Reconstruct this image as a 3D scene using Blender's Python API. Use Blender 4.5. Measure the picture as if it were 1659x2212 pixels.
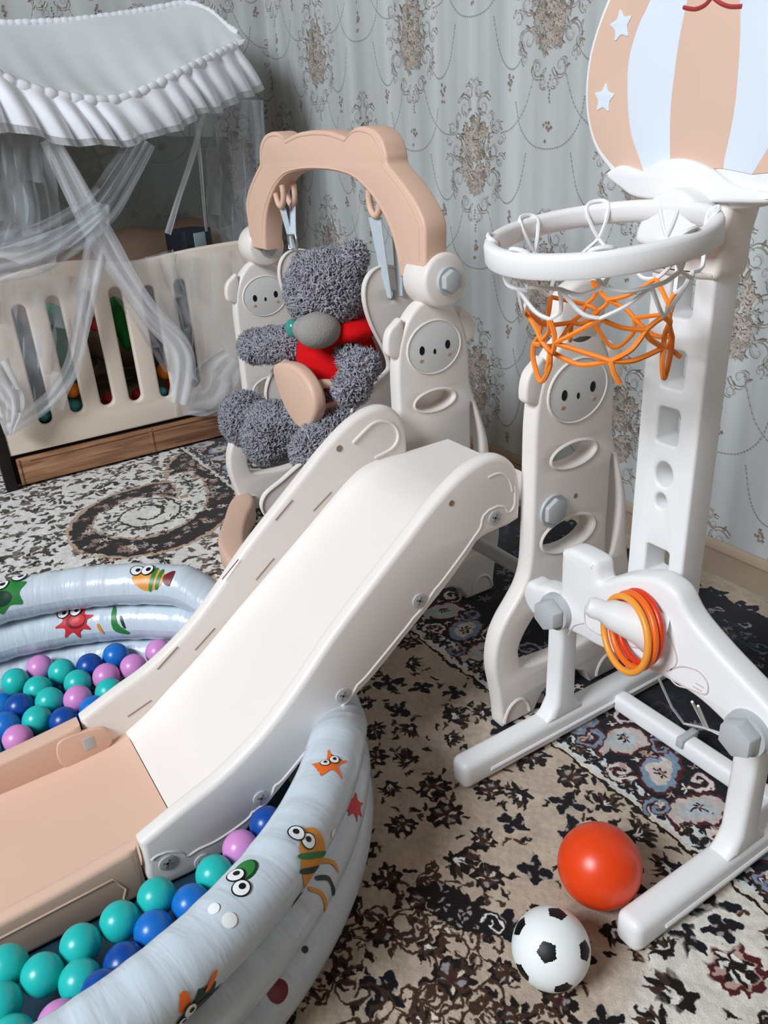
import bpy, bmesh, math, random
import numpy as np
from mathutils import Vector, Matrix

for o in list(bpy.data.objects):
    bpy.data.objects.remove(o, do_unlink=True)
S = bpy.context.scene
COL = S.collection
PI = math.pi
random.seed(7)
RNG = np.random.default_rng(7)

# ------------------------------------------------------------------ camera
# world: X runs into the back wall, Y runs left along it, Z is up (metres)
CAM_R = Matrix(((0.8388807, -0.5412430, -0.0577500),
                (-0.2780243, -0.3348509, -0.9003207),
                (0.4679547, 0.7713176, -0.4313787)))
cd = bpy.data.cameras.new('camera')
cam = bpy.data.objects.new('camera', cd)
COL.objects.link(cam)
cd.sensor_fit = 'VERTICAL'
cd.sensor_height = 36.0
cd.lens = 1750.0 / 2212.0 * 36.0
cd.clip_start = 0.02
m3 = Matrix((CAM_R[0], -Vector(CAM_R[1]), -Vector(CAM_R[2]))).transposed()
cam.matrix_world = Matrix.Translation((0, 0, 1.3)) @ m3.to_4x4()
S.camera = cam

# ------------------------------------------------------------------ world, light, exposure
w = bpy.data.worlds.new('world')
S.world = w
w.use_nodes = True
bg = w.node_tree.nodes['Background']
bg.inputs[0].default_value = (1.0, 0.77, 0.56, 1)
bg.inputs[1].default_value = 0.125


def area(name, loc, target, sx, sy, energy, color):
    l = bpy.data.lights.new(name, 'AREA')
    l.shape = 'RECTANGLE'
    l.size, l.size_y, l.energy, l.color = sx, sy, energy, color
    o = bpy.data.objects.new(name, l)
    COL.objects.link(o)
    o.location = loc
    o.rotation_euler = (Vector(target) - Vector(loc)).to_track_quat('-Z', 'Y').to_euler()
    return o


area('window_daylight', (-4.0, 0.3, 4.3), (1.0, 1.3, 0.5), 2.0, 2.0, 415, (0.86, 0.93, 1.0))
S.view_settings.view_transform = 'Standard'
S.view_settings.look = 'None'
S.view_settings.exposure = 0.0
S.view_settings.gamma = 1.0
S.view_settings.use_curve_mapping = False


# ------------------------------------------------------------------ helpers: colour and material
def lin(c):
    c = c / 255.0
    return c / 12.92 if c <= 0.04045 else ((c + 0.055) / 1.055) ** 2.4


def rgb(r, g, b):
    return (lin(r), lin(g), lin(b), 1.0)


def mat(name, color, rough=0.5, spec=0.5, var=0.05, vscale=6.0, bump=0.0, bscale=40.0, sss=0.0, sheen=0.0, coat=0.0, metal=0.0):
    m = bpy.data.materials.new(name)
    m.use_nodes = True
    nt = m.node_tree
    p = nt.nodes['Principled BSDF']
    p.inputs['Roughness'].default_value = rough
    p.inputs['Specular IOR Level'].default_value = spec
    p.inputs['Metallic'].default_value = metal
    if coat:
        p.inputs['Coat Weight'].default_value = coat
        p.inputs['Coat Roughness'].default_value = 0.15
    if sheen:
        p.inputs['Sheen Weight'].default_value = sheen
    if sss:
        p.inputs['Subsurface Weight'].default_value = sss
        p.inputs['Subsurface Radius'].default_value = (0.02, 0.012, 0.008)
        p.inputs['Subsurface Scale'].default_value = 0.5
    tc = nt.nodes.new('ShaderNodeTexCoord')
    n = nt.nodes.new('ShaderNodeTexNoise')
    n.inputs['Scale'].default_value = vscale
    n.inputs['Detail'].default_value = 4
    nt.links.new(tc.outputs['Object'], n.inputs['Vector'])
    r = nt.nodes.new('ShaderNodeMapRange')
    r.inputs['To Min'].default_value = 1 - var
    r.inputs['To Max'].default_value = 1 + var
    nt.links.new(n.outputs['Fac'], r.inputs['Value'])
    mx = nt.nodes.new('ShaderNodeMix')
    mx.data_type = 'RGBA'
    mx.blend_type = 'MULTIPLY'
    mx.inputs['Factor'].default_value = 1.0
    mx.inputs['A'].default_value = color
    nt.links.new(r.outputs['Result'], mx.inputs['B'])
    nt.links.new(mx.outputs['Result'], p.inputs['Base Color'])
    if bump:
        n2 = nt.nodes.new('ShaderNodeTexNoise')
        n2.inputs['Scale'].default_value = bscale
        n2.inputs['Detail'].default_value = 3
        nt.links.new(tc.outputs['Object'], n2.inputs['Vector'])
        b = nt.nodes.new('ShaderNodeBump')
        b.inputs['Strength'].default_value = bump
        b.inputs['Distance'].default_value = 0.01
        nt.links.new(n2.outputs['Fac'], b.inputs['Height'])
        nt.links.new(b.outputs['Normal'], p.inputs['Normal'])
    return m


M = {
    'cream': mat('cream_plastic', rgb(240, 232, 226), 0.42, 0.4, 0.02),
    'white': mat('white_plastic', rgb(240, 240, 240), 0.4, 0.4, 0.02),
    'peach': mat('peach_plastic', rgb(228, 190, 168), 0.45, 0.4, 0.03),
    'grey': mat('grey_plastic', rgb(186, 190, 192), 0.4, 0.4, 0.03),
    'face': mat('pale_face_print', rgb(226, 226, 224), 0.5, 0.3, 0.02),
    'black': mat('black_print', rgb(14, 13, 14), 0.45, 0.3, 0.05),
    'blush': mat('blush_print', rgb(196, 160, 130), 0.5, 0.3, 0.05),
    'etch': mat('etched_line', rgb(214, 196, 196), 0.5, 0.3, 0.05),
    'slit': mat('recess_shade', rgb(150, 132, 118), 0.7, 0.2, 0.05),
    'board_white': mat('board_print_white', rgb(222, 230, 242), 0.4, 0.3, 0.01),
    'board_peach': mat('board_print_peach', rgb(222, 188, 168), 0.4, 0.3, 0.02),
    'board_red': mat('board_print_red', rgb(170, 60, 62), 0.4, 0.3, 0.02),
    'cord_white': mat('white_cord', rgb(238, 238, 240), 0.7, 0.2, 0.05),
    'cord_orange': mat('orange_cord', rgb(250, 140, 50), 0.6, 0.3, 0.08, 30),
    'ring_red': mat('red_ring_plastic', rgb(222, 58, 22), 0.35, 0.5, 0.03),
    'ring_orange': mat('orange_ring_plastic', rgb(242, 112, 28), 0.35, 0.5, 0.03),
    'ring_amber': mat('amber_ring_plastic', rgb(250, 162, 60), 0.35, 0.5, 0.03),
    'strap': mat('pale_webbing_strap', rgb(200, 212, 220), 0.6, 0.3, 0.08, 60),
    'metal': mat('buckle_metal', rgb(205, 205, 205), 0.2, 0.5, 0.05, metal=0.9),
    'fur': mat('grey_fur', rgb(168, 168, 178), 0.9, 0.1, 0.3, 22, sheen=0.2),
    'furskin': mat('fur_gap_shade', rgb(112, 100, 112), 0.95, 0.05, 0.3, 30, bump=0.5, bscale=60),  # darker than the tufts: shade between the curls put into the base colour
    'muzzle': mat('short_grey_plush', rgb(158, 154, 150), 0.9, 0.1, 0.12, 30, bump=0.3, bscale=200),
    'nose': mat('teal_nose_plastic', rgb(60, 150, 140), 0.2, 0.6, 0.05),
    'shirt': mat('red_knit_shirt', rgb(214, 14, 22), 0.8, 0.15, 0.08, 20, bump=0.2, bscale=150),
    'orange_ball': mat('orange_rubber', rgb(238, 70, 22), 0.33, 0.5, 0.02),
    'ball_teal': mat('teal_ball_plastic', rgb(36, 190, 184), 0.3, 0.5, 0.03),
    'ball_blue': mat('blue_ball_plastic', rgb(22, 112, 200), 0.3, 0.5, 0.03),
    'ball_pink': mat('pink_ball_plastic', rgb(216, 142, 206), 0.3, 0.5, 0.03),
    'ball_navy': mat('navy_ball_plastic', rgb(14, 72, 158), 0.3, 0.5, 0.03),
    'crib_cream': mat('crib_cream_paint', rgb(236, 220, 204), 0.5, 0.35, 0.03, 4),
    'crib_dark': mat('crib_dark_wood', rgb(30, 22, 20), 0.6, 0.3, 0.15, 12),
    'mattress': mat('mattress_cloth', rgb(120, 100, 84), 0.9, 0.1, 0.15, 8, bump=0.3, bscale=20),
    'blanket': mat('tan_blanket_cloth', rgb(136, 112, 96), 0.9, 0.1, 0.12, 8, bump=0.4, bscale=12),
    'green_toy': mat('green_plush', rgb(70, 130, 104), 0.9, 0.1, 0.2, 14, bump=0.5, bscale=60),
    'red_toy': mat('red_toy_plastic', rgb(170, 40, 34), 0.4, 0.4, 0.1),
    'orange_toy': mat('orange_toy_plastic', rgb(240, 140, 40), 0.4, 0.4, 0.1),
    'teal_toy': mat('teal_toy_plastic', rgb(80, 170, 180), 0.4, 0.4, 0.1),
    'mauve_toy': mat('mauve_cloth', rgb(150, 112, 116), 0.8, 0.2, 0.1),
    'darkgreen_toy': mat('bright_green_toy', rgb(20, 110, 40), 0.5, 0.3, 0.1),
    'navy_box': mat('navy_box_card', rgb(22, 30, 44), 0.5, 0.4, 0.1),
    'paleblue': mat('pale_blue_card', rgb(150, 170, 178), 0.5, 0.3, 0.1),
    'pool_floor': mat('pool_floor_vinyl', rgb(34, 58, 76), 0.35, 0.5, 0.15, 8),
    'skirting': mat('beige_skirting', rgb(190, 172, 152), 0.6, 0.3, 0.06, 10),
    'floor': mat('beige_floor_covering', rgb(178, 158, 138), 0.8, 0.2, 0.1, 10, bump=0.2, bscale=120),
    'p_orange': mat('print_orange', rgb(244, 112, 40), 0.35, 0.4, 0.05),
    'p_amber': mat('print_amber', rgb(226, 152, 60), 0.35, 0.4, 0.05),
    'p_red': mat('print_red', rgb(208, 50, 60), 0.35, 0.4, 0.05),
    'p_darkred': mat('print_dark_red', rgb(120, 30, 40), 0.35, 0.4, 0.05),
    'p_green': mat('print_green', rgb(48, 128, 62), 0.35, 0.4, 0.05),
    'p_darkgreen': mat('print_dark_green', rgb(30, 64, 50), 0.35, 0.4, 0.05),
    'p_white': mat('print_white', rgb(240, 242, 242), 0.35, 0.4, 0.02),
    'p_black': mat('print_black', rgb(20, 20, 22), 0.35, 0.4, 0.02),
    'canopy': mat('white_canopy_cotton', rgb(222, 228, 230), 0.85, 0.15, 0.04, 10, bump=0.1, bscale=60),
    'frill': mat('white_satin_frill', rgb(240, 242, 248), 0.6, 0.3, 0.03, 14),
}


def wood_mat():
    m = mat('brown_wood', rgb(158, 112, 80), 0.5, 0.35, 0.05)
    nt = m.node_tree
    p = nt.nodes['Principled BSDF']
    tc = nt.nodes['Texture Coordinate']
    mp = nt.nodes.new('ShaderNodeMapping')
    mp.inputs['Scale'].default_value = (1.6, 14, 22)
    nt.links.new(tc.outputs['Object'], mp.inputs['Vector'])
    n = nt.nodes.new('ShaderNodeTexNoise')
    n.inputs['Scale'].default_value = 2.2
    n.inputs['Detail'].default_value = 6
    n.inputs['Distortion'].default_value = 0.8
    nt.links.new(mp.outputs['Vector'], n.inputs['Vector'])
    cr = nt.nodes.new('ShaderNodeValToRGB')
    cr.color_ramp.elements[0].position = 0.3
    cr.color_ramp.elements[0].color = rgb(124, 84, 62)
    cr.color_ramp.elements[1].position = 0.7
    cr.color_ramp.elements[1].color = rgb(186, 140, 106)
    nt.links.new(n.outputs['Fac'], cr.inputs['Fac'])
    nt.links.new(cr.outputs['Color'], p.inputs['Base Color'])
    return m


M['wood'] = wood_mat()


def tulle_mat(name, alpha, color=(226, 232, 240), streak=3.5, spread=.24):
    m = bpy.data.materials.new(name)
    m.use_nodes = True
    nt = m.node_tree
    nt.nodes.clear()
    out = nt.nodes.new('ShaderNodeOutputMaterial')
    mix = nt.nodes.new('ShaderNodeMixShader')
    tr = nt.nodes.new('ShaderNodeBsdfTransparent')
    df = nt.nodes.new('ShaderNodeBsdfDiffuse')
    df.inputs[0].default_value = rgb(*color)
    tl = nt.nodes.new('ShaderNodeBsdfTranslucent')
    tl.inputs[0].default_value = rgb(*color)
    m2 = nt.nodes.new('ShaderNodeMixShader')
    m2.inputs[0].default_value = 0.35
    nt.links.new(df.outputs[0], m2.inputs[1])
    nt.links.new(tl.outputs[0], m2.inputs[2])
    uv = nt.nodes.new('ShaderNodeUVMap')
    mp = nt.nodes.new('ShaderNodeMapping')
    mp.inputs['Scale'].default_value = (streak, .7, 1)
    nt.links.new(uv.outputs[0], mp.inputs[0])
    n = nt.nodes.new('ShaderNodeTexNoise')
    n.inputs['Scale'].default_value = 1.6
    n.inputs['Detail'].default_value = 3
    nt.links.new(mp.outputs[0], n.inputs['Vector'])
    r = nt.nodes.new('ShaderNodeMapRange')
    r.inputs['From Min'].default_value = 0.3
    r.inputs['From Max'].default_value = 0.75
    r.inputs['To Min'].default_value = max(0.04, alpha - spread)
    r.inputs['To Max'].default_value = min(0.97, alpha + spread)
    nt.links.new(n.outputs['Fac'], r.inputs['Value'])
    nt.links.new(r.outputs['Result'], mix.inputs[0])
    nt.links.new(tr.outputs[0], mix.inputs[1])
    nt.links.new(m2.outputs[0], mix.inputs[2])
    nt.links.new(mix.outputs[0], out.inputs[0])
    return m


M['tulle'] = tulle_mat('sheer_tulle', 0.38, (240, 244, 250))
M['net_shade'] = tulle_mat('shade_grey_netting', 0.62, (140, 146, 138), .8, .10)  # net greyed so its colour carries the shade on the wall behind
M['tulle_thick'] = tulle_mat('gathered_tulle', 0.66, (244, 247, 252), 6.0, .28)
M['tulle_thin'] = tulle_mat('thin_tulle', 0.22)

# ------------------------------------------------------------------ helpers: meshes
ORIGIN = {}


def tag(o, label=None, cat=None, group=None, kind=None):
    for k, v in (('label', label), ('category', cat), ('group', group), ('kind', kind)):
        if v:
            o[k] = v
    return o


def empty(name, loc, label, cat, group=None):
    o = bpy.data.objects.new(name, None)
    COL.objects.link(o)
    o.location = loc
    o.empty_display_size = 0.05
    ORIGIN[o] = Vector(loc)
    return tag(o, label, cat, group)


def finish(name, me, m, parent=None, angle=40, origin=None):
    """me holds WORLD coordinates; parts are stored relative to their thing."""
    mats = m if isinstance(m, (list, tuple)) else [m]
    for q in mats:
        me.materials.append(q)
    for p in me.polygons:
        p.use_smooth = True
    if angle is not None:
        me.set_sharp_from_angle(angle=math.radians(angle))
    o = bpy.data.objects.new(name, me)
    COL.objects.link(o)
    if parent is not None:
        org = ORIGIN[parent]
        o.parent = parent
        loc = Vector((0, 0, 0))
    else:
        if origin is None:
            co = np.array([v.co[:] for v in me.vertices])
            mn, mxx = co.min(0), co.max(0)
            origin = ((mn[0] + mxx[0]) / 2, (mn[1] + mxx[1]) / 2, mn[2])
        org = Vector(origin)
        loc = org
    me.transform(Matrix.Translation(-org))
    o.location = loc
    ORIGIN[o] = org
    return o


def raw(name, verts, faces, m, parent=None, angle=40, origin=None, mids=None, uvs=None):
    me = bpy.data.meshes.new(name)
    me.from_pydata([tuple(map(float, v)) for v in verts], [], faces)
    if mids is not None:
        me.polygons.foreach_set('material_index', mids)
    if uvs is not None:
        ul = me.uv_layers.new(name='UVMap')
        for lp in me.loops:
            ul.data[lp.index].uv = uvs[lp.vertex_index]
    me.update()
    return finish(name, me, m, parent, angle, origin)


def from_bm(name, bm, m, parent=None, angle=40, origin=None):
    bmesh.ops.recalc_face_normals(bm, faces=bm.faces)
    me = bpy.data.meshes.new(name)
    bm.to_mesh(me)
    bm.free()
    return finish(name, me, m, parent, angle, origin)


def catmull(pts, n=6, closed=True):
    P = np.array(pts, float)
    N = len(P)
    out = []
    rng = range(N) if closed else range(N - 1)
    for i in rng:
        if closed:
            p0, p1, p2, p3 = P[(i - 1) % N], P[i], P[(i + 1) % N], P[(i + 2) % N]
        else:
            p0, p1, p2, p3 = P[max(i - 1, 0)], P[i], P[i + 1], P[min(i + 2, N - 1)]
        for k in range(n):
            t = k / n
            out.append(0.5 * ((2 * p1) + (-p0 + p2) * t + (2 * p0 - 5 * p1 + 4 * p2 - p3) * t * t + (-p0 + 3 * p1 - 3 * p2 + p3) * t ** 3))
    if not closed:
        out.append(P[-1])
    return np.array(out)


def ellipse(cx, cy, a, b, n=28, rot=0.0):
    t = np.linspace(0, 2 * PI, n, endpoint=False)
    x, y = a * np.cos(t), b * np.sin(t)
    return np.stack([cx + x * math.cos(rot) - y * math.sin(rot), cy + x * math.sin(rot) + y * math.cos(rot)], 1)


def rrect(cx, cy, w_, h_, r, n=4):
    out = []
    for (sx, sy, a0) in ((1, 1, 0), (-1, 1, 90), (-1, -1, 180), (1, -1, 270)):
        for k in range(n + 1):
            a = math.radians(a0 + 90 * k / n)
            out.append((cx + sx * (w_ / 2 - r) + r * math.cos(a), cy + sy * (h_ / 2 - r) + r * math.sin(a)))
    return np.array(out)


PLANES = {'XZ': lambda a, b, c: (a, c, b), 'YZ': lambda a, b, c: (c, a, b), 'XY': lambda a, b, c: (a, b, c)}


def slab_mesh(outline, holes, plane, c0, c1, bevel=0.006, res=2):
    """a bevelled plate with holes, built from a 2D curve, in world coordinates"""
    cu = bpy.data.curves.new('tmp', 'CURVE')
    cu.dimensions = '2D'
    cu.fill_mode = 'BOTH'
    t = abs(c1 - c0)
    bevel = min(bevel, t * 0.49)
    cu.extrude = t / 2 - bevel
    cu.bevel_depth = bevel
    cu.bevel_resolution = res
    cu.offset = -bevel
    for poly in [outline] + list(holes):
        P = np.array(poly, float)
        sp = cu.splines.new('POLY')
        sp.points.add(len(P) - 1)
        sp.points.foreach_set('co', np.hstack([P, np.zeros((len(P), 1)), np.ones((len(P), 1))]).ravel())
        sp.use_cyclic_u = True
    o = bpy.data.objects.new('tmp', cu)
    COL.objects.link(o)
    dg = bpy.context.evaluated_depsgraph_get()
    me = bpy.data.meshes.new_from_object(o.evaluated_get(dg))
    bpy.data.objects.remove(o)
    bpy.data.curves.remove(cu)
    n = len(me.vertices)
    co = np.zeros(n * 3)
    me.vertices.foreach_get('co', co)
    co = co.reshape(-1, 3)
    f = PLANES[plane]
    mid = (c0 + c1) / 2
    a, b, c = f(co[:, 0], co[:, 1], co[:, 2] + mid)
    me.vertices.foreach_set('co', np.stack([a, b, c], 1).ravel())
    me.materials.clear()
    bm = bmesh.new()
    bm.from_mesh(me)
    bmesh.ops.remove_doubles(bm, verts=bm.verts, dist=1e-5)
    bmesh.ops.recalc_face_normals(bm, faces=bm.faces)
    bm.to_mesh(me)
    bm.free()
    me.update()
    return me


def slab(name, outline, holes, plane, c0, c1, bevel, m, parent=None, angle=38):
    return finish(name, slab_mesh(outline, holes, plane, c0, c1, bevel), m, parent, angle)


def join_meshes(ms):
    bm = bmesh.new()
    for me in ms:
        bm.from_mesh(me)
        bpy.data.meshes.remove(me)
    me = bpy.data.meshes.new('joined')
    bm.to_mesh(me)
    bm.free()
    return me


def box_bm(bm, lo, hi, bevel=0.006, seg=2):
    lo, hi = Vector(lo), Vector(hi)
    r = bmesh.ops.create_cube(bm, size=1.0)
    vs = r['verts']
    for v in vs:
        v.co = Vector([(lo[i] + hi[i]) / 2 + v.co[i] * (hi[i] - lo[i]) for i in range(3)])
    if bevel:
        es = list({e for v in vs for e in v.link_edges})
        bmesh.ops.bevel(bm, geom=es, offset=bevel, segments=seg, affect='EDGES', clamp_overlap=True, profile=0.5)


def box(name, lo, hi, m, parent=None, bevel=0.006, origin=None):
    bm = bmesh.new()
    box_bm(bm, lo, hi, bevel)
    return from_bm(name, bm, m, parent, 40, origin)


def sweep(path, radius, n=8, closed=False, flat=1.0, caps=True):
    """tube verts/faces along a path; radius may be a list"""
    P = np.array(path, float)
    N = len(P)
    R = np.full(N, radius) if np.isscalar(radius) else np.array(radius)
    V, F = [], []
    T = np.roll(P, -1, 0) - np.roll(P, 1, 0) if closed else np.gradient(P, axis=0)
    T /= np.linalg.norm(T, axis=1)[:, None] + 1e-12
    up = np.array([0, 0, 1.0]) if abs(T[0][2]) < 0.9 else np.array([1.0, 0, 0])
    u = np.cross(up, T[0])
    u /= np.linalg.norm(u)
    for i in range(N):
        u = u - T[i] * (u @ T[i])
        u /= np.linalg.norm(u) + 1e-12
        v = np.cross(T[i], u)
        for k in range(n):
            a = 2 * PI * k / n
            V.append(P[i] + R[i] * (math.cos(a) * u * flat + math.sin(a) * v))
    rings = N if closed else N - 1
    for i in range(rings):
        j = (i + 1) % N
        for k in range(n):
            l = (k + 1) % n
            F.append((i * n + k, i * n + l, j * n + l, j * n + k))
    if caps and not closed:
        F.append(tuple(range(n))[::-1])
        F.append(tuple((N - 1) * n + k for k in range(n)))
    return V, F


def tubes(name, paths, radius, m, parent=None, n=7, closed=False, flat=1.0, origin=None):
    V, F = [], []
    for q in paths:
        v, f = sweep(q, radius, n, closed, flat)
        k = len(V)
        V += list(v)
        F += [tuple(i + k for i in g) for g in f]
    return raw(name, V, F, m, parent, 50, origin)


def lathe(name, prof, center, axis, m, parent=None, n=32, origin=None, angle=40):
    """prof = [(radius, height)] turned about an axis through center"""
    ax = Vector(axis).normalized()
    u = ax.orthogonal().normalized()
    v = ax.cross(u)
    c = Vector(center)
    V, F = [], []
    for r, h in prof:
        for k in range(n):
            a = 2 * PI * k / n
            V.append(c + ax * h + (u * math.cos(a) + v * math.sin(a)) * r)
    for i in range(len(prof) - 1):
        for k in range(n):
            l = (k + 1) % n
            F.append((i * n + k, i * n + l, (i + 1) * n + l, (i + 1) * n + k))
    F.append(tuple(range(n))[::-1])
    F.append(tuple((len(prof) - 1) * n + k for k in range(n)))
    bm = bmesh.new()
    vs = [bm.verts.new(q) for q in V]
    for f in F:
        bm.faces.new([vs[i] for i in f])
    bmesh.ops.remove_doubles(bm, verts=bm.verts, dist=1e-6)
    return from_bm(name, bm, m, parent, angle, origin)


def sphere_mesh(name, r, seg=40, rings=24):
    me = bpy.data.meshes.new(name)
    bm = bmesh.new()
    bmesh.ops.create_uvsphere(bm, u_segments=seg, v_segments=rings, radius=r)
    bm.to_mesh(me)
    bm.free()
    for p in me.polygons:
        p.use_smooth = True
    return me


def hexbolt(name, c, axis, r, h, m, parent):
    """a hexagonal cap with a round flange"""
    ax = Vector(axis).normalized()
    c = Vector(c)
    bm = bmesh.new()
    q = ax.to_track_quat('Z', 'Y').to_matrix().to_4x4()
    r1 = bmesh.ops.create_cone(bm, cap_ends=True, segments=24, radius1=r * 1.12, radius2=r * 1.08, depth=h * 0.35)
    bmesh.ops.translate(bm, verts=r1['verts'], vec=(0, 0, h * 0.175))
    r2 = bmesh.ops.create_cone(bm, cap_ends=True, segments=6, radius1=r * 0.98, radius2=r * 0.9, depth=h * 0.65)
    bmesh.ops.translate(bm, verts=r2['verts'], vec=(0, 0, h * 0.675))
    es = [e for e in bm.edges if e.calc_length() > 0 and all(v in r2['verts'] for v in e.verts)]
    bmesh.ops.bevel(bm, geom=es, offset=r * 0.08, segments=2, affect='EDGES', profile=0.5)
    bm.transform(Matrix.Translation(c) @ q)
    return from_bm(name, bm, m, parent, 35)


def phillips(name, c, r, parent):
    """a flush cross-head screw on a face that looks towards -Y"""
    bm = bmesh.new()
    me = slab_mesh(ellipse(c[0], c[2], r, r, 20), [], 'XZ', c[1] - 0.003, c[1] + 0.001, 0.0008)
    bm.from_mesh(me)
    bpy.data.meshes.remove(me)
    n0 = len(bm.faces)
    for a in (0.5, 0.5 + PI / 2):
        d = bmesh.new()
        box_bm(d, (-r * 0.6, -0.0006, -r * 0.12), (r * 0.6, 0.0006, r * 0.12), 0)
        d.transform(Matrix.Translation((c[0], c[1] - 0.0033, c[2])) @ Matrix.Rotation(a, 4, 'Y'))
        tmp = bpy.data.meshes.new('t')
        d.to_mesh(tmp)
        d.free()
        bm.from_mesh(tmp)
        bpy.data.meshes.remove(tmp)
    bm.faces.ensure_lookup_table()
    for f in bm.faces[n0:]:
        f.material_index = 1
    return from_bm(name, bm, [M['grey'], M['slit']], parent)


# ------------------------------------------------------------------ drawn patterns (pixels computed here)
class Canvas:
    """a small painter on a numpy grid in metres"""

    def __init__(self, x0, y0, x1, y1, px, base, wrap=False):
        self.x0, self.y0, self.px, self.wrap = x0, y0, px, wrap
        self.w, self.h = int(round((x1 - x0) / px)), int(round((y1 - y0) / px))
        self.a = np.zeros((self.h, self.w, 3), np.float32)
        self.a[:] = base
        self.ht = np.zeros((self.h, self.w), np.float32)

    def win(self, x, y, r):
        i0, i1 = int((x - r - self.x0) / self.px), int((x + r - self.x0) / self.px) + 2
        j0, j1 = int((y - r - self.y0) / self.px), int((y + r - self.y0) / self.px) + 2
        if not self.wrap:
            i0, j0, i1, j1 = max(i0, 0), max(j0, 0), min(i1, self.w), min(j1, self.h)
            if i1 <= i0 or j1 <= j0:
                return None
        ii, jj = np.arange(i0, i1), np.arange(j0, j1)
        U = (self.x0 + (ii + 0.5) * self.px - x)[None, :].repeat(len(jj), 0)
        V = (self.y0 + (jj + 0.5) * self.px - y)[:, None].repeat(len(ii), 1)
        return np.ix_(jj % self.h, ii % self.w), U, V

    def put(self, ix, d, c, soft=1.0, add=0.0):
        """d = signed distance in metres, inside negative"""
        k = np.clip(0.5 - d / (self.px * soft), 0, 1).astype(np.float32)
        if c is not None:
            self.a[ix] = self.a[ix] * (1 - k[..., None]) + np.array(c, np.float32) * k[..., None]
        if add:
            self.ht[ix] = np.maximum(self.ht[ix], add * np.clip(-d / (self.px * 4), 0, 1))

    def disc(self, x, y, r, c, **k):
        q = self.win(x, y, r + 2 * self.px)
        if q:
            self.put(q[0], np.hypot(q[1], q[2]) - r, c, **k)

    def line(self, pts, width, c, taper=False, step=0.35, **k):
        P = np.array(pts, float)
        L = np.hypot(*np.diff(P, axis=0).T)
        s = np.concatenate([[0], np.cumsum(L)])
        n = max(2, int(s[-1] / max(width * step, self.px * 0.8)))
        t = np.linspace(0, s[-1], n)
        X, Y = np.interp(t, s, P[:, 0]), np.interp(t, s, P[:, 1])
        for i in range(n):
            ww = width * (1 - 0.75 * (i / (n - 1)) if taper else 1)
            self.disc(X[i], Y[i], ww / 2, c, **k)

    def flower(self, x, y, r, n, rot, c, depth=0.25, **k):
        q = self.win(x, y, r * 1.1)
        if q:
            th = np.arctan2(q[2], q[1]) - rot
            self.put(q[0], np.hypot(q[1], q[2]) - r * (1 - depth + depth * np.cos(n * th)), c, **k)

    def leaf(self, x, y, l, wd, rot, c, **k):
        q = self.win(x, y, l * 1.05)
        if q:
            u = q[1] * math.cos(rot) + q[2] * math.sin(rot)
            v = -q[1] * math.sin(rot) + q[2] * math.cos(rot)
            self.put(q[0], np.maximum(np.abs(v) - wd * np.clip(1 - (u / l) ** 2, 0, 1), np.abs(u) - l), c, **k)

    def poly(self, pts, c, **k):
        P = np.array(pts, float)
        cx, cy = P.mean(0)
        q = self.win(cx, cy, np.abs(P - [cx, cy]).max() + 2 * self.px)
        if not q:
            return
        X, Y = q[1] + cx, q[2] + cy
        ins = np.zeros(X.shape, bool)
        d = np.full(X.shape, 1e9)
        for i in range(len(P)):
            (x1, y1), (x2, y2) = P[i], P[(i + 1) % len(P)]
            cond = (y1 > Y) != (y2 > Y)
            ins ^= cond & (X < (x2 - x1) * (Y - y1) / (y2 - y1 + 1e-12) + x1)
            ex, ey = x2 - x1, y2 - y1
            t = np.clip(((X - x1) * ex + (Y - y1) * ey) / (ex * ex + ey * ey + 1e-12), 0, 1)
            d = np.minimum(d, np.hypot(X - x1 - t * ex, Y - y1 - t * ey))
        self.put(q[0], np.where(ins, -d, d), c, **k)

    def image(self, name, data=None):
        im = bpy.data.images.new(name, self.w, self.h, alpha=False, float_buffer=False)
        out = np.ones((self.h, self.w, 4), np.float32)
        out[..., :3] = (self.a if data is None else data[..., None])
        im.pixels.foreach_set(np.clip(out, 0, 1).ravel())
        im.update()
        im.pack()
        return im


def c8(r, g, b):
    return (r / 255, g / 255, b / 255)


def smooth_noise(h, w_, cells, seed):
    g = np.random.default_rng(seed).random((cells + 3, cells + 3))
    y, x = np.linspace(0, cells, h), np.linspace(0, cells, w_)
    j, i = np.floor(y).astype(int), np.floor(x).astype(int)
    fy, fx = (y - j)[:, None], (x - i)[None, :]
    fy, fx = fy * fy * (3 - 2 * fy), fx * fx * (3 - 2 * fx)
    a = g[j][:, i] * (1 - fx) + g[j][:, i + 1] * fx
    b = g[j + 1][:, i] * (1 - fx) + g[j + 1][:, i + 1] * fx
    return a * (1 - fy) + b * fy


def spiral(x, y, r, turns, rot, sgn=1, n=40, inner=0.12):
    t = np.linspace(0, 1, n)
    rr = r * (1 - (1 - inner) * t)
    a = rot + sgn * turns * 2 * PI * t
    return np.stack([x + rr * np.cos(a), y + rr * np.sin(a)], 1)


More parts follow.
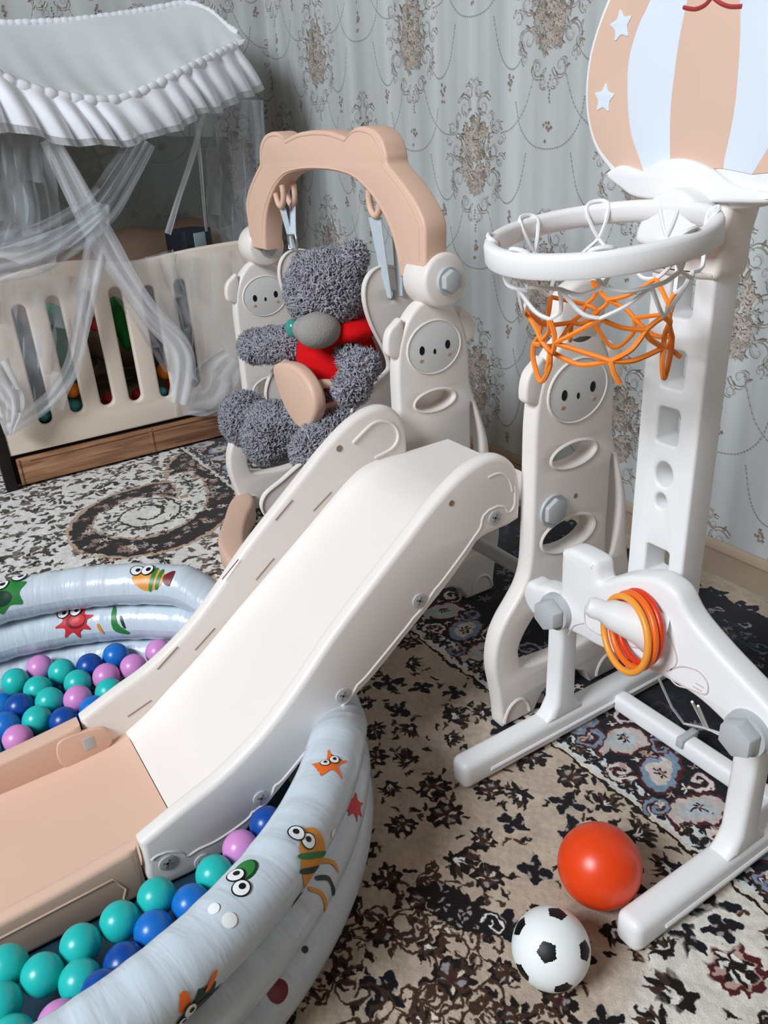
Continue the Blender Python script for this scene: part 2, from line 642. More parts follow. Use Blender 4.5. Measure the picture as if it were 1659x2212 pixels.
def wallpaper_images():
    TW, TH = 0.79, 0.87
    base = c8(200, 204, 204)
    c = Canvas(0, 0, TW, TH, 0.0013, base, wrap=True)
    rg = np.random.default_rng(3)
    silver, taupe, tan, deep = c8(184, 184, 180), c8(166, 154, 144), c8(190, 176, 165), c8(146, 136, 124)

    def chain(pts):
        P = catmull([(mx + a, my + b) for a, b in pts], 14, False)
        c.line(P, 0.0055, c8(186, 188, 186), add=0.4)
        for q in P[::2]:
            c.disc(q[0], q[1], 0.0034, c8(168, 170, 166), add=0.7)

    for (mx, my) in ((0.0, 0.0), (TW / 2, TH / 2)):
        # swags of chain hung between the medallions
        for s in (-1, 1):
            chain([(s * .15, .07), (s * .21, .085), (s * .28, .15), (s * .335, .28)])
            chain([(s * .125, -.125), (s * .17, -.165), (s * .215, -.155), (s * .255, -.10), (s * .285, .0)])
        chain([(-.165, -.27), (-.14, -.35), (-.08, -.405), (0, -.42), (.08, -.405), (.14, -.35), (.165, -.27)])
        # drop flowers inside the swags
        for fx, fy in ((0, -.35), (.2, -.21), (-.2, -.21)):
            for k in range(9):
                c.flower(mx + fx + rg.normal() * 0.007, my + fy + rg.normal() * 0.018, 0.008, 5, rg.random() * 6, tan if k % 2 else taupe, add=0.7)
        # centre bouquet
        for k in range(230):
            a, q = rg.random() * 2 * PI, math.sqrt(rg.random())
            x, y = mx + 0.085 * q * math.cos(a), my + 0.135 * q * math.sin(a)
            cc = (tan, taupe, deep, tan, silver)[rg.integers(0, 5)]
            if k % 3 == 0:
                c.leaf(x, y, 0.017 + 0.012 * rg.random(), 0.007, rg.random() * PI, cc, add=0.6 + 0.4 * rg.random())
            else:
                c.flower(x, y, 0.010 + 0.009 * rg.random(), 5, rg.random() * 6, cc, add=0.8)
        for x, y, r in ((0, 0.01, 0.03), (-0.035, -0.045, 0.024), (0.04, 0.05, 0.022), (0.03, -0.06, 0.02), (-0.04, 0.07, 0.02)):
            c.flower(mx + x, my + y, r, 6, 0.3, tan, add=0.7)
            c.flower(mx + x, my + y, r * 0.65, 5, 0.8, c8(206, 190, 176), add=0.95)
            c.flower(mx + x, my + y, r * 0.3, 5, 0.1, deep, add=0.6)
        # mirrored acanthus scrolls around it
        S_ = [(0.105, 0.02, 0.05, 1.2, 1.6), (0.10, -0.085, 0.045, 1.3, -1.2), (0.13, 0.10, 0.03, 1.4, 2.6), (0.055, 0.165, 0.042, 1.4, 0.6), (0.055, -0.17, 0.036, 1.3, 3.4),
              (0.15, -0.02, 0.026, 1.3, 0.4), (0.14, -0.11, 0.022, 1.2, 1.2), (0.03, 0.215, 0.026, 1.3, 1.0), (0.026, -0.215, 0.02, 1.3, 4.0), (0.09, 0.13, 0.02, 1.2, 5.0), (0.155, 0.055, 0.018, 1.2, 3.6), (0.115, -0.14, 0.018, 1.2, 5.2), (0.012, 0.245, 0.014, 1.0, 0.4)]
        for x, y, r, t, rot in S_:
            for s in (-1, 1):
                P = spiral(0, 0, r, t, rot, 1)
                P[:, 0] = s * (P[:, 0] + x)
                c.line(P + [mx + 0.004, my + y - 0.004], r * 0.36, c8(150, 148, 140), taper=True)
                c.line(P + [mx, my + y], r * 0.30, c8(212, 214, 214), taper=True, add=1.0)
                for k in range(4):
                    i = 3 + k * 5
                    c.leaf(mx + P[i, 0] * 1.05, my + y + P[i, 1] * 1.05, r * 0.36, r * 0.13, rg.random() * PI, silver if k % 2 else taupe, add=0.7)
        for k in range(8):
            c.disc(mx + rg.normal() * 0.004, my - 0.20 - 0.011 * k, 0.0055, silver, add=0.8)
    return c.image('wallpaper_tint'), c.image('wallpaper_relief', c.ht), TW, TH


def carpet_image():
    """rug: light field of dark flowers, one flowered border that runs along the wall"""
    X0, Y0, X1, Y1 = -0.75, 0.15, 1.955, 3.75
    c = Canvas(X0, Y0, X1, Y1, 0.0016, c8(186, 168, 150))
    rg = np.random.default_rng(11)
    dark, brown, wine, navy, blue, cream, white, rose, grey = c8(26, 18, 16), c8(64, 44, 34), c8(74, 26, 28), c8(16, 18, 28), c8(122, 142, 162), c8(214, 200, 184), c8(226, 224, 218), c8(178, 148, 136), c8(150, 146, 146)
    BX = 1.042
    yy = Y0 + (np.arange(c.h) + 0.5) * c.px
    xx = X0 + (np.arange(c.w) + 0.5) * c.px
    XX, YY = np.meshgrid(xx, yy)

    def blend(mask, col):
        c.a[:] = c.a * (1 - mask[..., None]) + np.array(col, np.float32) * mask[..., None]

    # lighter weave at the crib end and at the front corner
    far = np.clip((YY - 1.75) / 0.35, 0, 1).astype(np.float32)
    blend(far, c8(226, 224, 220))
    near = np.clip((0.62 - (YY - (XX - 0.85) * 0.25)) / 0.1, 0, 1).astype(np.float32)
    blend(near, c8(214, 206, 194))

    def blossom(x, y, s, kind, rot):
        if kind == 0:
            c.flower(x, y, s, 9, rot, dark, 0.14)
            c.flower(x, y, s * 0.66, 7, rot + 0.3, brown, 0.2)
            for k in range(5):
                a = rot + k * 2 * PI / 5
                c.leaf(x + 0.42 * s * math.cos(a), y + 0.42 * s * math.sin(a), s * 0.24, s * 0.1, a, cream if k % 2 else grey)
            c.disc(x, y, s * 0.13, wine)
        elif kind == 1:
            for k in range(7):
                a = rot + (k - 3) * 0.42
                c.leaf(x + 0.55 * s * math.cos(a), y + 0.55 * s * math.sin(a), s * 0.62, s * 0.16, a, dark if k % 2 == 0 else brown)
            c.flower(x, y, s * 0.5, 5, rot, dark, 0.2)
            for k in range(3):
                a = rot + (k - 1) * 0.6
                c.leaf(x + 0.28 * s * math.cos(a), y + 0.28 * s * math.sin(a), s * 0.24, s * 0.07, a, white)
        elif kind == 2:
            c.flower(x, y, s * 0.95, 4, rot, navy, 0.25)
            c.flower(x, y, s * 0.62, 4, rot, dark, 0.2)
            for k in range(4):
                a = rot + PI / 4 + k * PI / 2
                c.disc(x + 0.4 * s * math.cos(a), y + 0.4 * s * math.sin(a), s * 0.13, grey)
        else:
            c.flower(x, y, s, 10, rot, wine, 0.12)
            c.flower(x, y, s * 0.75, 8, rot, rose, 0.15)
            c.flower(x, y, s * 0.62, 7, rot + 0.2, dark, 0.2)
            for k in range(6):
                a = rot + k * PI / 3
                c.leaf(x + 0.36 * s * math.cos(a), y + 0.36 * s * math.sin(a), s * 0.2, s * 0.09, a + 0.3, white)

    def bracket(x, y, s, rot, col=dark):
        c.leaf(x, y, s, s * 0.34, rot, col)
        c.leaf(x + s * 0.5 * math.cos(rot), y + s * 0.5 * math.sin(rot), s * 0.7, s * 0.26, rot + 0.9, col)

    # flowers over the field
    pts = []
    for k in range(9000):
        x, y = rg.uniform(X0, BX - 0.03), rg.uniform(Y0, 2.15)
        if x < 0.42 + 0.1 * math.sin(y * 9) and y < 1.0 and k % 3:
            continue
        dmin = 0.072
        if all((x - a) ** 2 + (y - b) ** 2 > dmin ** 2 for a, b in pts):
            pts.append((x, y))
    for i, (x, y) in enumerate(pts):
        blossom(x, y, rg.uniform(0.028, 0.043), (0, 1, 0, 2, 0, 1)[i % 6], rg.uniform(0, 6.28))
        for k in range(3):
            a = rg.uniform(0, 6.28)
            bracket(x + 0.047 * math.cos(a), y + 0.047 * math.sin(a), 0.012, rg.uniform(0, 6.28), dark if k else brown)
    # open scrollwork at the near left of the field
    for k in range(150):
        x, y = rg.uniform(0.1, 0.62), rg.uniform(0.42, 0.95)
        if (x - 0.1) - (y - 0.42) * 1.1 > 0.36:
            continue
        c.line(spiral(x, y, rg.uniform(0.018, 0.042), rg.uniform(0.8, 1.5), rg.uniform(0, 6.28), 1 if k % 2 else -1), 0.0052, brown)
    for k in range(60):
        x, y = rg.uniform(0.1, 0.6), rg.uniform(0.42, 0.9)
        c.flower(x, y, 0.011, 5, rg.random() * 6, brown, 0.3)
        c.disc(x, y, 0.005, cream)
    # the drop-shaped flower beside the football
    px_, py_ = 0.60, 0.80
    c.leaf(px_, py_ + 0.03, 0.085, 0.038, 1.9, dark)
    for k in range(26):
        c.leaf(px_ + rg.normal() * 0.018, py_ + 0.035 + rg.normal() * 0.028, 0.006, 0.003, rg.random() * 3, grey)
    c.line(spiral(px_ + 0.03, py_ - 0.04, 0.032, 1.3, 2.2, -1), 0.006, navy)
    c.line(spiral(px_ + 0.035, py_ - 0.04, 0.022, 1.1, 2.2, -1), 0.004, white)
    for (x, y, s, k, r) in ((0.913, 0.47, 0.055, 3, 0.4), (0.80, 0.485, 0.052, 1, 2.3), (0.89, 0.545, 0.036, 2, 0.5), (0.955, 0.53, 0.034, 2, 1.2), (0.73, 0.47, 0.04, 1, 2.0), (0.84, 0.55, 0.03, 1, 1.4)):
        c.disc(x, y, s * 1.25, c8(216, 210, 200), soft=6)
        blossom(x, y, s, k, r)

    # crib end: fine leafy ground with a big scroll
    for k in range(4200):
        x, y = rg.uniform(X0, BX + 0.25), rg.uniform(2.0, Y1)
        col = (c8(60, 52, 44), c8(96, 86, 76), dark, c8(120, 106, 92), c8(60, 52, 44))[k % 5]
        bracket(x, y, rg.uniform(0.013, 0.024), rg.uniform(0, 6.28), col)
    for k in range(26):
        x, y = rg.uniform(X0, BX), rg.uniform(2.0, 2.7)
        c.flower(x, y, 0.03, 6, k, (wine, rose, grey, dark)[k % 4], 0.3)
        c.flower(x, y, 0.015, 5, k, cream, 0.3)
    # winding dark band with a curl (points are floor positions)
    cx, cy = 0.70, 2.90
    band = catmull([(1.20, 3.46), (1.02, 3.34), (0.96, 3.20), (1.01, 3.06), (0.98, 2.88), (0.86, 2.70), (0.70, 2.62), (0.55, 2.66), (0.46, 2.80), (0.50, 2.98), (0.64, 3.10), (0.82, 3.10), (0.84, 3.00)], 10, False)
    c.line(band, 0.16, c8(186, 158, 136), step=0.08)
    c.line(band, 0.125, dark, step=0.08)
    core = catmull([(0.93, 3.16), (0.92, 3.02), (0.84, 2.84), (0.70, 2.76), (0.59, 2.80), (0.55, 2.90), (0.60, 3.00), (0.72, 3.02), (0.78, 2.95)], 8, False)
    c.line(core, 0.13, c8(180, 152, 130), step=0.08)
    c.line(core, 0.11, white, step=0.08)
    c.poly(ellipse(0.69, 2.90, 0.10, 0.10), white)
    for k in range(170):
        i = rg.integers(0, len(core))
        bracket(core[i, 0] + rg.normal() * 0.028, core[i, 1] + rg.normal() * 0.028, 0.014, rg.random() * 6.28, c8(70, 62, 52))
    c.line(spiral(0.69, 2.90, 0.13, 1.6, 1.2, -1, 60, 0.3), 0.010, white)
    c.line(spiral(0.69, 2.90, 0.145, 1.6, 1.2, -1, 60, 0.3), 0.010, c8(50, 40, 34))
    for k in range(260):
        i = rg.integers(0, len(band))
        c.flower(band[i, 0] + rg.normal() * 0.032, band[i, 1] + rg.normal() * 0.032, rg.uniform(0.010, 0.022), 5, k, (rose, c8(150, 122, 112), grey, dark, wine, cream)[k % 6], 0.35)

    # border along the wall
    def stripe(x0, x1, col):
        i0, i1 = max(0, int((x0 - X0) / c.px)), min(c.w, int((x1 - X0) / c.px))
        c.a[:, i0:i1] = col

    stripe(BX, BX + 0.007, dark)
    stripe(BX + 0.007, BX + 0.016, cream)
    stripe(BX + 0.016, BX + 0.060, c8(206, 212, 212))
    stripe(BX + 0.060, 1.86, navy)
    y = Y0
    k = 0
    while y < Y1:
        blossom(BX + 0.038, y, 0.021, 2 if k % 2 else 0, k)
        bracket(BX + 0.036, y + 0.024, 0.014, 1.0, dark)
        c.line(spiral(BX + 0.058, y + 0.012, 0.02, 1.0, 3.0, 1), 0.004, dark)
        y += 0.047
        k += 1
    # main band: arabesque of pale scrolls, wine outlines and blue cartouches
    y = Y0
    k = 0
    while y < Y1:
        x = BX + 0.125 + 0.02 * math.sin(k * 2.1)
        r0 = .5 + 2.4 * (k % 2)
        drop = np.array([(-.062, 0), (-.05, .028), (-.01, .046), (.035, .040), (.060, .012), (.085, .030), (.074, -.012), (.045, -.036), (.0, -.044), (-.045, -.030)])
        ca, sa = math.cos(r0), math.sin(r0)
        D = lambda f: catmull(np.stack([x + f * (drop[:, 0] * ca - drop[:, 1] * sa), y + f * (drop[:, 0] * sa + drop[:, 1] * ca)], 1), 4)
        c.poly(D(1.0), wine)
        c.poly(D(.86), (blue, c8(190, 178, 172))[k % 2])
        c.poly(D(.58), (c8(200, 186, 178), c8(176, 182, 186))[k % 2])
        c.flower(x, y, 0.017, 6, k, dark, 0.3)
        c.flower(x, y, 0.009, 5, k, rose, 0.3)
        for s in (-1, 1):
            P = spiral(x + s * 0.062, y + 0.052, 0.032, 1.3, 1.0 + k * 1.7, s)
            c.line(P, 0.016, wine)
            c.line(P, 0.009, (c8(206, 200, 194), blue)[(k + (s > 0)) % 2])
        for q in ((.07, -.03), (-.05, .06), (.02, .055), (-.03, -.055)):
            c.flower(x + q[0], y + q[1], 0.012, 4, 0.5 + k, (rose, cream)[k % 2], 0.4)
        y += 0.115
        k += 1
    for k in range(900):
        x, y = rg.uniform(BX + 0.24, 1.80), rg.uniform(Y0, Y1)
        col = (c8(34, 42, 56), c8(84, 96, 112), c8(70, 40, 40), c8(112, 106, 106), c8(30, 36, 50), c8(46, 54, 66))[k % 6]
        if k % 3:
            c.line(spiral(x, y, rg.uniform(0.014, 0.034), 1.1, rg.random() * 6, 1), 0.006, col)
        else:
            c.flower(x, y, rg.uniform(0.010, 0.024), 5, k, col, 0.35)
    # outer edge: black lobed crowns on beige
    stripe(1.845, 1.955, c8(186, 168, 148))
    y = Y0
    k = 0
    while y < Y1:
        c.flower(1.842, y, 0.058, 7, 0.4 + k, navy, 0.16)
        c.flower(1.838, y, 0.036, 6, k, blue if k % 2 else grey, 0.3)
        c.flower(1.836, y, 0.027, 5, k, navy, 0.3)
        c.disc(1.815, y, 0.05, navy)
        c.line(spiral(1.80, y + 0.045, 0.026, 1.2, 0.5, 1), 0.007, grey)
        y += 0.098
        k += 1
    du = (smooth_noise(c.h, c.w, 150, 31) - .5) * 9 + (smooth_noise(c.h, c.w, 420, 32) - .5) * 5
    dv = (smooth_noise(c.h, c.w, 150, 33) - .5) * 9 + (smooth_noise(c.h, c.w, 420, 34) - .5) * 5
    jj, ii = np.mgrid[0:c.h, 0:c.w]
    c.a = c.a[np.clip(jj + dv, 0, c.h - 1).astype(int), np.clip(ii + du, 0, c.w - 1).astype(int)]
    nz = smooth_noise(c.h, c.w, 90, 5) * 0.10 + smooth_noise(c.h, c.w, 400, 6) * 0.12 + RNG.random((c.h, c.w)) * 0.08
    c.a *= (0.85 + nz)[..., None]
    return c.image('carpet_pattern'), (X0, Y0, X1, Y1)


def image_mat(name, im, rough, spec, relief=None, dist=0.006, strength=0.6, pile=False):
    m = bpy.data.materials.new(name)
    m.use_nodes = True
    nt = m.node_tree
    p = nt.nodes['Principled BSDF']
    p.inputs['Roughness'].default_value = rough
    p.inputs['Specular IOR Level'].default_value = spec
    t = nt.nodes.new('ShaderNodeTexImage')
    t.image = im
    uv = nt.nodes.new('ShaderNodeUVMap')
    nt.links.new(uv.outputs[0], t.inputs['Vector'])
    nt.links.new(t.outputs['Color'], p.inputs['Base Color'])
    b = nt.nodes.new('ShaderNodeBump')
    b.inputs['Strength'].default_value = strength
    b.inputs['Distance'].default_value = dist
    if relief:
        r = nt.nodes.new('ShaderNodeTexImage')
        r.image = relief
        relief.colorspace_settings.name = 'Non-Color'
        nt.links.new(uv.outputs[0], r.inputs['Vector'])
        nt.links.new(r.outputs['Color'], b.inputs['Height'])
    else:
        tc = nt.nodes.new('ShaderNodeTexCoord')
        n = nt.nodes.new('ShaderNodeTexNoise')
        n.inputs['Scale'].default_value = 350
        n.inputs['Detail'].default_value = 2
        nt.links.new(tc.outputs['Object'], n.inputs['Vector'])
        nt.links.new(n.outputs['Fac'], b.inputs['Height'])
    nt.links.new(b.outputs['Normal'], p.inputs['Normal'])
    if pile:
        p.inputs['Sheen Weight'].default_value = 0.2
    return m


def plane(name, quad, uvs, m, parent=None):
    return raw(name, quad, [(0, 1, 2, 3)], m, parent, None, None, None, uvs)


# ------------------------------------------------------------------ the room
WALL_X, WALL_Y = 2.11, 4.32
tint, relief, TW, TH = wallpaper_images()
WP = image_mat('damask_wallpaper', tint, 0.5, 0.35, relief, 0.007, 0.9)


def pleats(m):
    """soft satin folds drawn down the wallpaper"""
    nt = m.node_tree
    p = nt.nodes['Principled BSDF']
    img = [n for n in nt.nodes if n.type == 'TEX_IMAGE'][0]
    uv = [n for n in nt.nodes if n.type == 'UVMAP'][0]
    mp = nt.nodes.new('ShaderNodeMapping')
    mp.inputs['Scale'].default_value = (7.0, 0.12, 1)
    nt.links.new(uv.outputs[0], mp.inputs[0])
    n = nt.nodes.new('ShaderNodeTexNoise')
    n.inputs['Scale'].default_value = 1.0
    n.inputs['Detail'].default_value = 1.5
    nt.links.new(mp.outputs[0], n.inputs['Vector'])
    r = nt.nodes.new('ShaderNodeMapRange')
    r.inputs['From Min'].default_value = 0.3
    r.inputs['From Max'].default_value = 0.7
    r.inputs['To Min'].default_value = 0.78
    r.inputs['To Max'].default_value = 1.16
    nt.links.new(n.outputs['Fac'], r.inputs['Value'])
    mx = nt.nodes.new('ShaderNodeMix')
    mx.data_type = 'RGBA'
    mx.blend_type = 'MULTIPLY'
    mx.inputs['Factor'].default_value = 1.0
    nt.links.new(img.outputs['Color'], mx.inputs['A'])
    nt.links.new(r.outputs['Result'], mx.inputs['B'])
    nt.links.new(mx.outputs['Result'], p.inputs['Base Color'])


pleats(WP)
H = 2.7


def wall_uv(a, z):
    return ((a - 2.25) / TW, (z - 1.615) / TH)


Y_LO, X_LO = -0.9, -1.6
tag(plane('wall_back', [(WALL_X, Y_LO, -0.01), (WALL_X, WALL_Y, -0.01), (WALL_X, WALL_Y, H), (WALL_X, Y_LO, H)],
          [wall_uv(Y_LO, 0), wall_uv(WALL_Y, 0), wall_uv(WALL_Y, H), wall_uv(Y_LO, H)], WP), kind='structure')
tag(plane('wall_left', [(X_LO, WALL_Y, -0.01), (X_LO, WALL_Y, H), (WALL_X, WALL_Y, H), (WALL_X, WALL_Y, -0.01)],
          [wall_uv(X_LO, 0), wall_uv(X_LO, H), wall_uv(WALL_X, H), wall_uv(WALL_X, 0)], WP), kind='structure')
tag(box('floor', (X_LO, Y_LO, -0.06), (WALL_X + 0.02, WALL_Y + 0.02, -0.009), M['floor'], None, 0), kind='structure')
tag(box('baseboard_back', (WALL_X - 0.012, Y_LO, -0.008), (WALL_X - 0.0005, WALL_Y - 0.001, 0.028), M['skirting'], None, 0.004), kind='structure')
tag(box('baseboard_left', (X_LO, WALL_Y - 0.012, -0.008), (WALL_X - 0.013, WALL_Y - 0.0005, 0.028), M['skirting'], None, 0.004), kind='structure')

cim, (CX0, CY0, CX1, CY1) = carpet_image()
CARPET = image_mat('persian_rug_pile', cim, 0.95, 0.05, None, 0.003, 0.5, True)
bm = bmesh.new()
box_bm(bm, (CX0, CY0, -0.009), (CX1, CY1, 0.0), 0)
rug = from_bm('carpet', bm, CARPET)
ul = rug.data.uv_layers.new(name='UVMap')
for lp in rug.data.loops:
    v = rug.data.vertices[lp.vertex_index].co + ORIGIN[rug]
    ul.data[lp.index].uv = ((v.x - CX0) / (CX1 - CX0), (v.y - CY0) / (CY1 - CY0))
tag(rug, 'large patterned rug with dark flowers on cream and a navy border along the wall', 'rug')


def at(x, y, axis, val):
    """the point of the room on the plane axis=val that stands at (x, y) in the survey of the photograph"""
    d = CAM_R.transposed() @ Vector(((x - 829.5) / 1750.0, (y - 1106.0) / 1750.0, 1.0))
    c = Vector((0, 0, 1.3))
    i = 'XYZ'.index(axis)
    return c + d * ((val - c[i]) / d[i])


# ------------------------------------------------------------------ slide and swing frame (one bolted thing)
SLIDE = empty('slide_and_swing_frame', (1.18, 1.65, 0), 'cream toddler slide with bear-faced side panels and a peach arch for the swing', 'slide')
PXC = 1.18


def make_panel(yf, yb):
    L = [(1.18, .905), (1.145, .898), (1.113, .872), (1.090, .835), (1.075, .79), (1.068, .73), (1.067, .64), (1.066, .54), (1.062, .42), (1.048, .368),
         (1.022, .331), (.993, .296), (.972, .257), (.962, .209), (.963, .165), (.972, .115), (.981, .06), (.985, .012)]
    Rr = [(1.398, .165), (1.399, .215), (1.390, .28), (1.372, .36), (1.364, .43), (1.356, .49), (1.340, .545), (1.315, .61), (1.296, .67), (1.293, .74), (1.285, .79), (1.270, .835), (1.247, .872), (1.215, .898)]
    a = catmull(L, 5, False)
    b = catmull([(1.375, .012), (1.379, .06), (1.388, .115)] + Rr + [(1.18, .905)], 5, False)[:-1]
    bottom = [(.988, .002), (1.085, .002), (1.112, .046), (1.145, .064), (1.18, .068), (1.215, .064), (1.248, .046), (1.275, .002), (1.372, .002)]
    out = np.vstack([a, bottom, b])
    holes = [ellipse(1.178, .645, .060, .024), ellipse(1.172, .458, .074, .036),
             catmull([(1.10, .283), (1.064, .258), (1.036, .211), (1.040, .169), (1.062, .148), (1.18, .136), (1.298, .148), (1.322, .17), (1.325, .211), (1.296, .258), (1.26, .283), (1.18, .289)], 4),
             catmull([(1.298, .610), (1.318, .555), (1.331, .49), (1.331, .42), (1.318, .36), (1.302, .36), (1.296, .42), (1.296, .50)], 4)]
    p = slab('side_panel', out, holes, 'XZ', yf, yb, 0.009, M['cream'], SLIDE)
    # flared rims of the two grip holes
    for (cx, cz, ra, rb) in ((1.178, .645, .066, .029), (1.172, .458, .081, .042)):
        e = ellipse(cx, cz, ra, rb, 36)
        tubes('hole_rim', [[(q[0], yf + 0.001, q[1]) for q in e]], 0.0045, M['cream'], p, 6, True)
    # little ears on the shoulders
    for s in (-1, 1):
        ex = PXC + s * 0.118
        shp = [(-.03, .778), (.012, .784), (.019, .808), (.012, .840), (-.006, .858), (-.03, .866)]
        slab('ear', catmull([(ex + s * a, b) for a, b in shp], 4), [], 'XZ', yf + .003, yf + .030, .006, M['cream'], p)
    # the printed bear face
    fp = slab('face_plate', ellipse(1.18, .785, .079, .064, 40), [], 'XZ', yf - 0.0022, yf + 0.002, 0.001, M['face'], p)
    e = ellipse(1.18, .785, .082, .067, 44)
    tubes('face_rim', [[(q[0], yf - 0.0004, q[1]) for q in e]], 0.0032, M['cream'], p, 6, True)
    yy_ = yf - 0.003
    for (cx, cz, ra, rb, mm, nm) in ((1.141, .783, .0078, .0115, 'black', 'eye'), (1.221, .785, .0078, .0115, 'black', 'eye'), (1.180, .774, .0042, .007, 'black', 'nose'),
                                     (1.138, .757, .0065, .0045, 'blush', 'cheek'), (1.226, .758, .0065, .0045, 'blush', 'cheek')):
        slab(nm, ellipse(cx, cz, ra, rb, 18), [], 'XZ', yy_, yy_ + 0.0012, 0.0004, M[mm], p)
    # foot recess at the base
    for fx in (1.03, 1.33):
        tubes('foot_moulding', [[(fx + .038 * math.cos(t), yf + 0.001, .012 + .052 * math.sin(t)) for t in np.linspace(0.05, PI - 0.05, 14)]], 0.005, M['cream'], p, 6)
    return p


panels = [make_panel(1.15, 1.195), make_panel(1.65, 1.695), make_panel(2.65, 2.695)]
# round heads above the panels; the two beside the swing are deep sockets that hold the arch
for pnl, y0, y1, cz in ((panels[0], 1.15, 1.195, .940), (panels[1], 1.60, 1.70, .953), (panels[2], 2.60, 2.70, .953)):
    lathe('head_socket', [(0.0, 0), (.056, 0), (.062, .003), (.065, .009), (.065, y1 - y0 - .009), (.062, y1 - y0 - .003), (.056, y1 - y0), (0, y1 - y0)], (1.188, y0, cz), (0, 1, 0), M['cream'], pnl, 40)
hexbolt('hex_bolt', (1.190, 1.600, .953), (0, -1, 0), .030, .026, M['grey'], panels[1])
hexbolt('hex_bolt', (1.190, 2.600, .953), (0, -1, 0), .030, .020, M['grey'], panels[2])
slab('hole_backing', ellipse(1.178, .645, .066, .030), [], 'XZ', 1.688, 1.699, .003, M['cream'], panels[1])
for pnl, y in ((panels[0], 1.15),):
    hexbolt('hex_bolt', (1.122, y, .530), (0, -1, 0), .034, .016, M['grey'], pnl)
    lathe('peg_hole', [(0, 0), (.006, 0), (.006, .001), (0, .001)], (1.188, y - .001, .545), (0, 1, 0), M['slit'], pnl, 12)

# arch
AO = [(1.615, .955), (1.611, 1.03), (1.611, 1.085), (1.643, 1.130), (1.695, 1.172), (1.742, 1.203), (1.757, 1.215), (1.760, 1.235), (1.775, 1.265), (1.805, 1.287), (1.848, 1.297), (1.888, 1.297), (1.918, 1.289), (1.940, 1.277), (1.965, 1.281), (2.03, 1.292), (2.115, 1.296)]
AI = [(2.115, 1.198), (2.02, 1.195), (1.931, 1.183), (1.862, 1.155), (1.806, 1.115), (1.762, 1.065), (1.738, 1.01), (1.726, .955)]


def mirror_y(P, c=2.115):
    return [(2 * c - a, b) for a, b in P]


outer = catmull(AO, 5, False)
outer = np.vstack([outer, np.array(mirror_y(outer))[::-1][1:]])
inner = catmull(AI, 5, False)
inner = np.vstack([np.array(mirror_y(inner))[::-1], inner[1:]])
arch = slab('arch', np.vstack([outer, inner]), [], 'YZ', 1.135, 1.200, 0.007, M['peach'], SLIDE)
cin = np.array([2.115, 1.08])
for P, k in ((outer, 0.955), (inner, 1.05)):
    G = cin + (P - cin) * k
    G = G[(G[:, 1] > 0.99)]
    tubes('arch_moulding', [[(1.1355, q[0], q[1]) for q in G]], 0.0026, M['peach'], arch, 5)
for y, xs in ((1.845, (1.150, 1.188)), (2.385, (1.150, 1.188))):
    for x in xs:
        tubes('strap_lug', [[(x, y + 0.026 * math.cos(t), 1.134 + 0.042 * math.sin(t)) for t in np.linspace(0.45, -PI - 0.45, 18)]], 0.009, M['peach'], arch, 8)

# chute
T = [(.150, .132), (.231, .164), (.318, .196), (.411, .250), (.497, .322), (.589, .412), (.690, .497), (.770, .563), (.830, .612), (.900, .657), (.960, .676), (1.005, .672), (1.040, .645), (1.056, .605), (1.060, .555), (1.058, .512)]
Bm = [(1.030, .503), (.954, .496), (.920, .467), (.855, .409), (.757, .335), (.675, .272), (.633, .246), (.566, .203), (.486, .138), (.366, .053), (.313, .022), (.266, .009), (.205, .008), (.160, .018), (.147, .05), (.150, .08)]
T = [(a, b + .005) for a, b in T]
Bm = [(a, b + (.007 if a > .40 else 0)) for a, b in Bm]
rail_out = np.vstack([catmull(T, 5, False), catmull(Bm, 5, False)])
BED = [(.240, .047), (.30, .078), (.354, .115), (.45, .180), (.557, .262), (.66, .338), (.77, .420), (.83, .466), (.88, .503), (.92, .525), (.97, .538), (1.03, .543), (1.19, .545)]
bed = catmull(BED, 5, False)


def swept_bed(name, prof, y0, y1, thick, m, parent):
    P = np.array(prof)
    tg = np.gradient(P, axis=0)
    tg /= np.linalg.norm(tg, axis=1)[:, None]
    nn = np.stack([-tg[:, 1], tg[:, 0]], 1)
    low = P - nn * thick
    V, F = [], []
    r = 0.03
    ys = [y0, y0 + 0.008, y0 + 0.02, y0 + r, y1 - r, y1 - 0.02, y1 - 0.008, y1]
    lift = [0.022, 0.010, 0.003, 0, 0, 0.003, 0.010, 0.022]
    n = len(ys)
    for i in range(len(P)):
        for k in range(n):
            lf = lift[k] * min(1, max(0, (1.06 - P[i, 0]) / .12))
            V.append((P[i, 0] + nn[i, 0] * lf, ys[k], P[i, 1] + nn[i, 1] * lf))
        for k in range(n):
            V.append((low[i, 0], ys[k], low[i, 1]))
    q = 2 * n
    for i in range(len(P) - 1):
        for k in range(n - 1):
            F.append((i * q + k, i * q + k + 1, (i + 1) * q + k + 1, (i + 1) * q + k))
            F.append((i * q + n + k, (i + 1) * q + n + k, (i + 1) * q + n + k + 1, i * q + n + k + 1))
        F.append((i * q, (i + 1) * q, (i + 1) * q + n, i * q + n))
        F.append((i * q + n - 1, i * q + 2 * n - 1, (i + 1) * q + 2 * n - 1, (i + 1) * q + n - 1))
    for i, f in ((0, 1), (len(P) - 1, -1)):
        F.append(tuple([i * q + k for k in range(n)] + [i * q + n + k for k in range(n)][::-1])[::f])
    return raw(name, V, F, m, parent, 45)


RY0, RY1, LY0, LY1 = 1.181, 1.219, 1.609, 1.647
bed_o = swept_bed('slide_bed', bed, RY1 - .006, LY0 + .006, 0.016, M['cream'], SLIDE)
rail_r = slab('slide_rail', rail_out, [], 'XZ', RY0, RY1, 0.013, M['cream'], SLIDE)
rail_l = slab('slide_rail', rail_out, [], 'XZ', LY0, LY1, 0.013, M['cream'], SLIDE)
